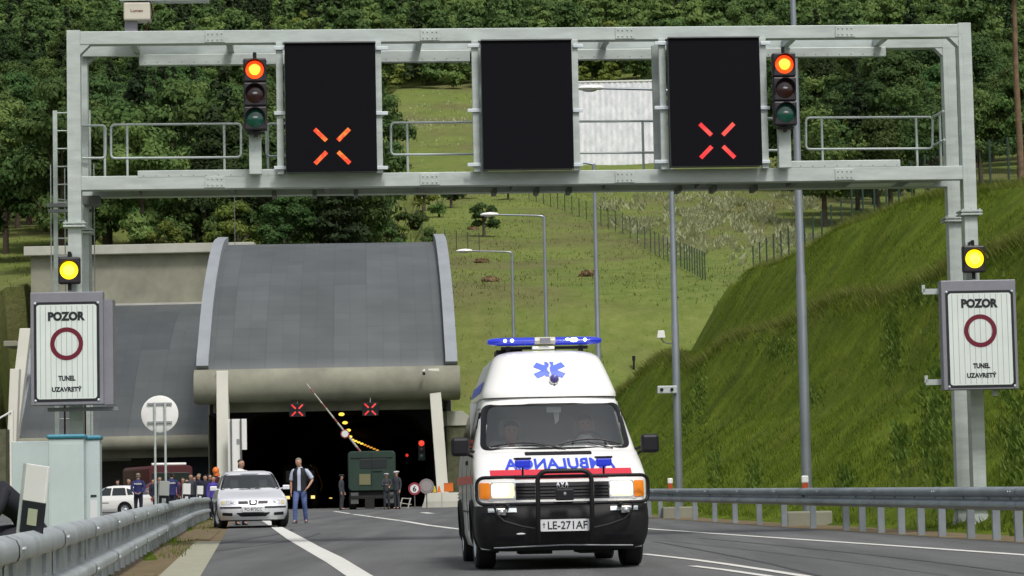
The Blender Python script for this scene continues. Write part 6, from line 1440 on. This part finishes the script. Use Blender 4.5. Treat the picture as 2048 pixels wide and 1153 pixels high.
p = P(601, 1010, 176); T_ = lorry('tunnel_lorry', 'dark lorry with lit headlamps and orange edge inside the tunnel', (p.x, 176, .2), .06, 2.3, 2.9, 'rubber', .7)
for x in (-.83, .83): MB().box2((x - .13, -.05, .62), (x + .13, .0, .82)).build('headlight', 'lamp_on', T_)
MB().box2((-.95, -.02, 1.7), (.95, .01, 2.5)).build('windscreen', 'darkglass', T_, bevel=.04)
mb = MB(); mb.tube([(.75, -.25, 2.75), (1.05, -.3, 2.6), (1.3, -.25, 2.0), (1.45, -.2, 1.5), (1.35, -.1, 1.1)], .05, 6); mb.build('orange_guide_pole', mat('dim_orange', (.30, .13, .02), .5), T_)
MB().ell((.72, -.1, 2.82), .07, 8, 6).build('marker_lamp', 'whiteshirt', T_)
p = P(673, 1000, 250); car('tunnel_car', 'distant car with lit headlamps deep in the tunnel', 'rubber', (p.x, 250, .22), .02, detail=False, lights=True)
# fire engine and dark vehicles among the crowd
p = P(352, 1010, 138); T_ = lorry('fire_engine', 'red fire engine with white roof bar behind the crowd', (p.x, 136, gz(138)), .35, 2.3, 2.45, 'firered', .7, 6.5)
MB().box2((-.98, -.03, 1.45), (.98, .01, 2.1)).build('windscreen', 'darkglass', T_, bevel=.06); MB().box2((-1.0, -.05, 1.05), (1.0, .0, 1.22)).build('white_stripe', 'white', T_)
MB().box2((-.9, .3, 2.47), (.9, .55, 2.60)).build('roof_light_bar', 'white', T_, bevel=.04)
for x in (-.9, .9): MB().box2((x - .13, -.06, .78), (x + .13, .0, .95)).build('headlight', 'lensclear', T_, bevel=.02)
MB().box2((-1.15, -.12, .45), (1.15, .05, .74)).build('bumper', 'galv_dark', T_, bevel=.03)

# ================================================================ people
p = P(601, 1048, 71.6); WALK = dict(ankleL=(-.12, -.10, .09), toeL=(-.14, -.26, .04), kneeL=(-.11, -.14, .50), calfL=(-.115, -.13, .36), ankleR=(.13, .12, .10), toeR=(.16, -.03, .04), kneeR=(.12, -.03, .50), calfR=(.125, .03, .37),
    elR=(.34, .04, 1.16), wrR=(.24, -.12, .96), palmR=(.19, -.16, .90), elL=(-.25, .05, 1.12), wrL=(-.24, .0, .88), palmL=(-.24, -.02, .80), jaw=(-.02, -.03, 1.56), head=(-.03, -.02, 1.64), crown=(-.035, -.01, 1.70))
person('grey-haired man in black vest, pale shirt and jeans walking beside the silver car', (p.x, 71.6, gz(71.6)), -.1, 1.78, WALK, 'lightshirt', short=True, trousers='jeans', hair='greyhair', vest='vestblack', shoes='brownshoe')
p = P(482, 1040, 70.2); person('dark-haired woman in a pale top standing behind the silver car', (p.x, 70.2, gz(70)), .5, 1.76, dict(head=(.02, -.03, 1.64), jaw=(.02, -.04, 1.56)), 'whiteshirt', short=True, trousers='navydark', hair='longhair')
BACK = dict(elL=(-.27, .08, 1.14), wrL=(-.10, .17, .98), palmL=(-.03, .19, .96), elR=(.27, .08, 1.14), wrR=(.10, .17, .98), palmR=(.03, .19, .95))
def backtext(root, txt, h, z=1.34):
    mb = MB(); mb.add2d(text2d(txt, .075, .30, .03), lambda x, y: Vector((-x, .148, z * h / 1.77 + y))); mb.build('back_lettering', 'white', root, fixn=False)
for px, D, h, lab in ((277, 105, 1.80, 'policeman in navy seen from behind with hands clasped, beside the white hatchback'), (344, 104, 1.80, 'policeman in navy seen from behind, partly behind the posts of the round sign')):
    p = P(px, 1030, D); r_, J = person(lab, (p.x, D, gz(D)), pi + (.05 if px < 300 else .12), h, BACK if px < 300 else dict(elR=(-.0 + .36, -.1, 1.22), wrR=(.45, -.2, 1.05), palmR=(.48, -.25, 1.0)), 'navy', trousers='navydark', hair='greyhair' if px < 300 else 'darkhair'); backtext(r_, 'POLÍCIA', h)
crowd = ((236, 127, 1.72, 'navydark', 'darkhair', None, 'bystander in dark clothes behind the roof of the white hatchback, dark hair'), (258, 128, 1.76, 'maroon', 'greyhair', None, 'bystander in maroon with grey hair near the policeman with clasped hands'), (382, 112, 1.80, 'uniform', 'darkhair', None, 'person in dark grey coat in the crowd right of the second policeman'), (398, 116, 1.84, 'navydark', 'greyhair', None, 'grey-haired person in dark clothes in the middle of the crowd'),
         (306, 126, 1.74, 'navydark', 'darkhair', None, 'bystander in dark clothes between the two policemen'), (320, 121, 1.80, 'vestblack', 'darkhair', None, 'bystander in black just left of the round sign posts'), (374, 121, 1.66, 'vestblack', 'darkhair', None, 'short bystander in black beside the person in maroon'), (390, 122, 1.78, 'vestblack', 'darkhair', None, 'bystander in black at the back of the middle of the crowd'), (420, 114, 1.80, 'vestblack', 'darkhair', None, 'tall bystander in black at the right end of the crowd'),
         (411, 108, 1.70, 'navydark', 'darkhair', None, 'shorter person in dark navy at the right side of the crowd'), (432, 100, 1.86, 'maroon', None, 'orange', 'fire fighter with orange hood beside the left tunnel pillar'), (427, 90, 1.50, 'violet', 'darkhair', None, 'person in violet coat just left of the silver car'), (366, 118, 1.7, 'maroon', 'darkhair', None, 'person in maroon in front of the red fire engine'))
for px, D, h, top, hair, cap, lab in crowd:
    p = P(px, 1020, D); r_, J = person(lab, (p.x, D, gz(D)), random.uniform(-1.2, 1.2), h, None, top, trousers='navydark', hair=hair, hands=True)
    if cap: mb = MB(); mb.ell(J['head'] + Vector((0, .02, .03)), (.125, .13, .15), 14, 9); mb.tube([J['neck'] + Vector((0, .03, 0)), J['neck'] + Vector((0, .04, .1))], .12, 10); mb.build('hood', 'orange', r_, smooth=60)
PAPER = dict(elL=(-.25, -.06, 1.15), wrL=(-.1, -.28, 1.18), palmL=(-.05, -.33, 1.2), elR=(.25, -.06, 1.15), wrR=(.1, -.28, 1.16), palmR=(.05, -.33, 1.18))
for px, D, h, rz, pose, cap, lab in ((684, 137, 1.84, 1.3, None, 'uniform', 'officer with dark cap standing left of the green lorry'), (774, 135, 1.84, .3, PAPER, 'capgrey', 'officer with grey cap reading papers behind the green lorry'), (794, 134, 1.93, -.7, dict(elL=(-.25, -.06, 1.15), wrL=(-.2, -.25, 1.05), palmL=(-.18, -.3, 1.02)), 'whiteshirt', 'tallest officer with white-topped cap at the right rear corner of the green lorry')):
    p = P(px, 1020, D); person(lab, (p.x, D, gz(D)), rz, h, pose, 'uniform', trousers='uniform', hair='darkhair', cap=cap)
CR = dict(pelvis=(0, .22, .52), spine=(0, .10, .70), chest=(.02, -.10, .86), neck=(.03, -.26, .95), jaw=(.03, -.36, .98), head=(.03, -.42, 1.04), crown=(.03, -.46, 1.09), hipL=(-.1, .18, .50), kneeL=(-.16, -.20, .50), calfL=(-.155, -.12, .36), ankleL=(-.15, .05, .10), toeL=(-.16, -.1, .04), hipR=(.1, .18, .50), kneeR=(.16, -.16, .46), calfR=(.155, -.1, .34), ankleR=(.15, .08, .10), toeR=(.16, -.07, .04),
          shL=(-.17, -.12, .90), elL=(-.24, -.25, .68), wrL=(-.15, -.42, .55), palmL=(-.12, -.48, .52), shR=(.20, -.12, .90), elR=(.26, -.22, .68), wrR=(.18, -.40, .56), palmR=(.15, -.46, .53))
p = P(22, 1040, 26.5); person('person in black clothes crouching at the left picture edge behind the nearest marker plate', (p.x, 26.5, gz(26) + .0), -1.1, 1.85, CR, 'vestblack', trousers='vestblack', hair='darkhair')

# ================================================================ things round the tunnel mouth
def rsign(px, py, dia, D, label, ring, face, back=False, mark=None):
    c = P(px, py, D); s = thing('round_sign', label, 'road sign', (c.x, D, gz(D))); z = c.z - gz(D); R_ = dia * D / F / 2
    mb = MB(); mb.cyl((0, -.02, z), (0, .0, z), R_, 28); mb.build('disc', ring, s); 
    mb = MB(); mb.cyl((0, -.03, z), (0, -.021, z), R_ * .68, 24); f_ = mb.build('face', face, s)
    if mark: mb = MB(); mb.add2d(text2d(mark, R_ * .9, None, .03), lambda x, y: Vector((x, -.034, z + y))); mb.build('digit', 'ink', f_, fixn=False)
    mb = MB(); mb.cyl((0, .04, 0), (0, .04, z + R_ * .5), .03, 8); mb.build('post', 'galv_dark', s); return s
M['redring'] = mat('sign_red', (.30, .04, .06), .5)
rsign(829, 978, 25, 140, 'small round sign with red ring and dark mark beside the tunnel entrance', 'redring', 'whiteshirt', mark='6')
rsign(853, 973, 30, 142, 'larger pale round sign with grey rim right of the red-ringed one', mat('pale_ring', (.25, .23, .23), .5), mat('pale_face', (.33, .30, .31), .4))
D = 144; a = P(848, 1019, D); b = P(920, 985, D); s = thing('concrete_barrier', 'light concrete barrier blocks at the foot of the right tunnel pillar', 'barrier', ((a.x + b.x) / 2, D, .15)); w = b.x - a.x; h = b.z - .15
for k in range(2): mb = MB(); x0_ = -w / 2 + k * w / 2 + .01; mb.poly([(x0_ + (.12 if k == 0 else 0), 0, h), (x0_ + w / 2 - .02, 0, h), (x0_ + w / 2 - .02, -.25, h * .45), (x0_ + w / 2 - .02, -.32, 0), (x0_ - (.14 if k == 0 else 0), -.32, 0), (x0_ + (.0 if k == 0 else 0), -.25, h * .45)]); mb.poly([(x0_, .0, h), (x0_ + w / 2 - .02, 0, h), (x0_ + w / 2 - .02, .5, h), (x0_, .5, h)]); mb.poly([(x0_, .5, 0), (x0_ + w / 2, .5, 0), (x0_ + w / 2, .5, h), (x0_, .5, h)]); mb.build('block', 'conc_l', s)
a = P(888, 984, 144); b = P(906, 967, 144); mb = MB(); w = b.x - a.x; hh = b.z - a.z; o = MB().box((0, 0, hh / 2), (w, .4, hh)).box((0, -.0, hh), (w + .04, .44, .04)).build('orange_box', 'orange', bevel=.02); o.location = ((a.x + b.x) / 2, 144.3, a.z); tag(o, 'orange box standing on the concrete barrier next to the ambulance', 'box')
for px, m_, w_ in ((869, 'yelcone', 'yellow'), (878, 'orange', 'orange')):
    a = P(px, 985, 144); mb = MB(); mb.tube([(0, 0, 0), (0, 0, .03), (0, 0, .35)], .1, 12, rs=[.13, .10, .03]); mb.box((0, 0, .01), (.26, .26, .03)); M.setdefault('yelcone', mat('yellow_cone', (.55, .42, .04), .5)); o = mb.build('traffic_cone', m_); o.location = (a.x, 144.3, a.z); tag(o, f'small {w_} cone standing on the concrete barrier', 'cone')
p = P(812, 1016, 139); s = thing('trestle', 'small pale trestle frame leaning on the road beside the officers', 'trestle', (p.x, 139, gz(139)), .2); mb = MB()
for x in (-.22, .22): mb.bar((x - .12, 0, 0), (x + .05, .1, .55), .05, .05)
mb.bar((-.3, .05, .3), (.3, .05, .2), .05, .04); mb.bar((-.2, .1, .55), (.3, .1, .5), .05, .04); mb.build('frame', 'conc_l', s)
# boom barrier
D = 150; a = P(613, 768, D); b = P(738, 925, D); s = thing('boom_barrier', 'red and white barrier pole raised across the tunnel mouth with a small round sign', 'barrier', (0, 0, 0)); n = 16
mb = MB()
for k in range(n):
    q = a.lerp(b, k / n); r_ = a.lerp(b, (k + 1) / n); rr = .035 + .03 * k / n; mb.cyl(q, r_, rr, 8, 1 if k % 3 == 1 else 0)
mb.build('pole', ['conc_l', mat('faded_red', (.28, .10, .09), .6)], s)
mb = MB(); mb.box2((b.x - .25, D - .2, .2), (b.x + .25, D + .3, b.z - .1)); mb.cyl((b.x, D - .3, b.z), (b.x, D + .3, b.z), .15, 12); mb.build('stand', 'rubber', s)
c = P(690, 868, D - .15); mb = MB(); mb.cyl(c, c + Vector((0, .03, 0)), .25, 24); d_ = mb.build('round_plate', 'redring', s); mb = MB(); mb.cyl(c + Vector((0, -.012, 0)), c + Vector((0, -.002, 0)), .19, 24); mb.build('plate_face', 'whiteshirt', d_)
# signals beside the bore
for px, py, D, r, lab in ((843, 887, 161.5, .17, 'brighter red signal light on the right inner wall of the tunnel mouth'), (814, 911, 176, .10, 'fainter red signal light inside the tunnel, lower and further in')):
    c = P(px, py, D); s = thing('tunnel_signal', lab, 'traffic light', (c.x, D, c.z - r * 6)); mb = MB(); mb.box((0, .12, r * 3.5), (r * 2.5, .2, r * 7.4)); mb.build('housing', 'black', s, bevel=.02)
    mb = MB(); mb.ell((0, 0, r * 6), (r, .05, r), 14, 8); mb.build('red_lens', mat('red_signal', (1, .05, .02), .3, emit=(1, .05, .025), estr=1.2 if r > .12 else .7), s, smooth=60)
    mb = MB(); mb.ell((0, 0, r * 3.6), (r * .8, .04, r * .8), 12, 6); mb.build('unlit_lens', 'dullred', s); mb = MB(); mb.ell((0, 0, r * 1.3), (r * .8, .04, r * .8), 12, 6); mb.build('unlit_green_lens', 'green_off', s)
# CCTV on the lip
c = P(848, 748, 158.3); s = thing('cctv_camera', 'small dark surveillance camera on the round tunnel lip', 'camera', tuple(c)); mb = MB(); mb.box((0, -.15, 0), (.16, .4, .16)); mb.build('housing', 'black', s, bevel=.02); mb = MB(); mb.bar((0, 0, .0), (.05, .1, .28), .06, .06); mb.ell((-.02, -.05, .16), .09, 8, 6); mb.build('bracket', 'plate', s)
# white panel behind the left pillar
a = P(457, 950, 157); b = P(493, 838, 157); s = thing('notice_board', 'tall stepped white board on two posts beside the left tunnel pillar', 'board', ((a.x + b.x) / 2, 157, .2)); w = b.x - a.x; H1 = b.z - .2; zs = P(480, 900, 157).z - .2
mb = MB(); mb.box2((-w / 2, 0, zs), (w / 2, .12, H1)); mb.box2((-w / 2, .002, .3), (w * .18, .118, zs)); mb.build('white_face', 'white', s)
mb = MB(); [mb.cyl((x, -.1, 0), (x, -.1, H1), .05, 8) for x in (-w * .32, w * .2)]; mb.build('post', 'galv_dark', s)
mb = MB(); mb.box2((-w * .05, -.01, H1 * .72), (w * .12, .0, H1 * .78)); mb.build('grey_mark', 'grey_trim', s)
# lightning rod, left things
a = P(470, 490, 190); b = P(470, 395, 190); s = MB().cyl((0, 0, 0), (0, 0, b.z - 18), .03, 6).build('mast', 'galv_dark'); s.location = (a.x, 190, 18); tag(s, 'thin mast rising behind the slate roof next to its left fin', 'mast')
D = 175; a = P(-60, 860, D); b = P(12, 1005, D); W3 = thing('stone_wall', 'dark stone wall at the left picture edge beyond the cabinets', 'wall', (0, 0, 0)); MB().box2((a.x, D, 0), (b.x, D + 2, a.z)).build('stone_face', 'moss', W3)
D = 160; a = P(-6, 840, D); b = P(22, 824, D); s = thing('white_bar', 'short white bar slanting in from the left picture edge', 'barrier', (0, 0, 0)); MB().cyl(a - (b - a) * .5, b, .06, 8).build('bar', 'whiteshirt', s); MB().box2((b.x - .1, D + .05, .1), (b.x + .1, D + .25, b.z + .1)).build('post', 'pillar', s)
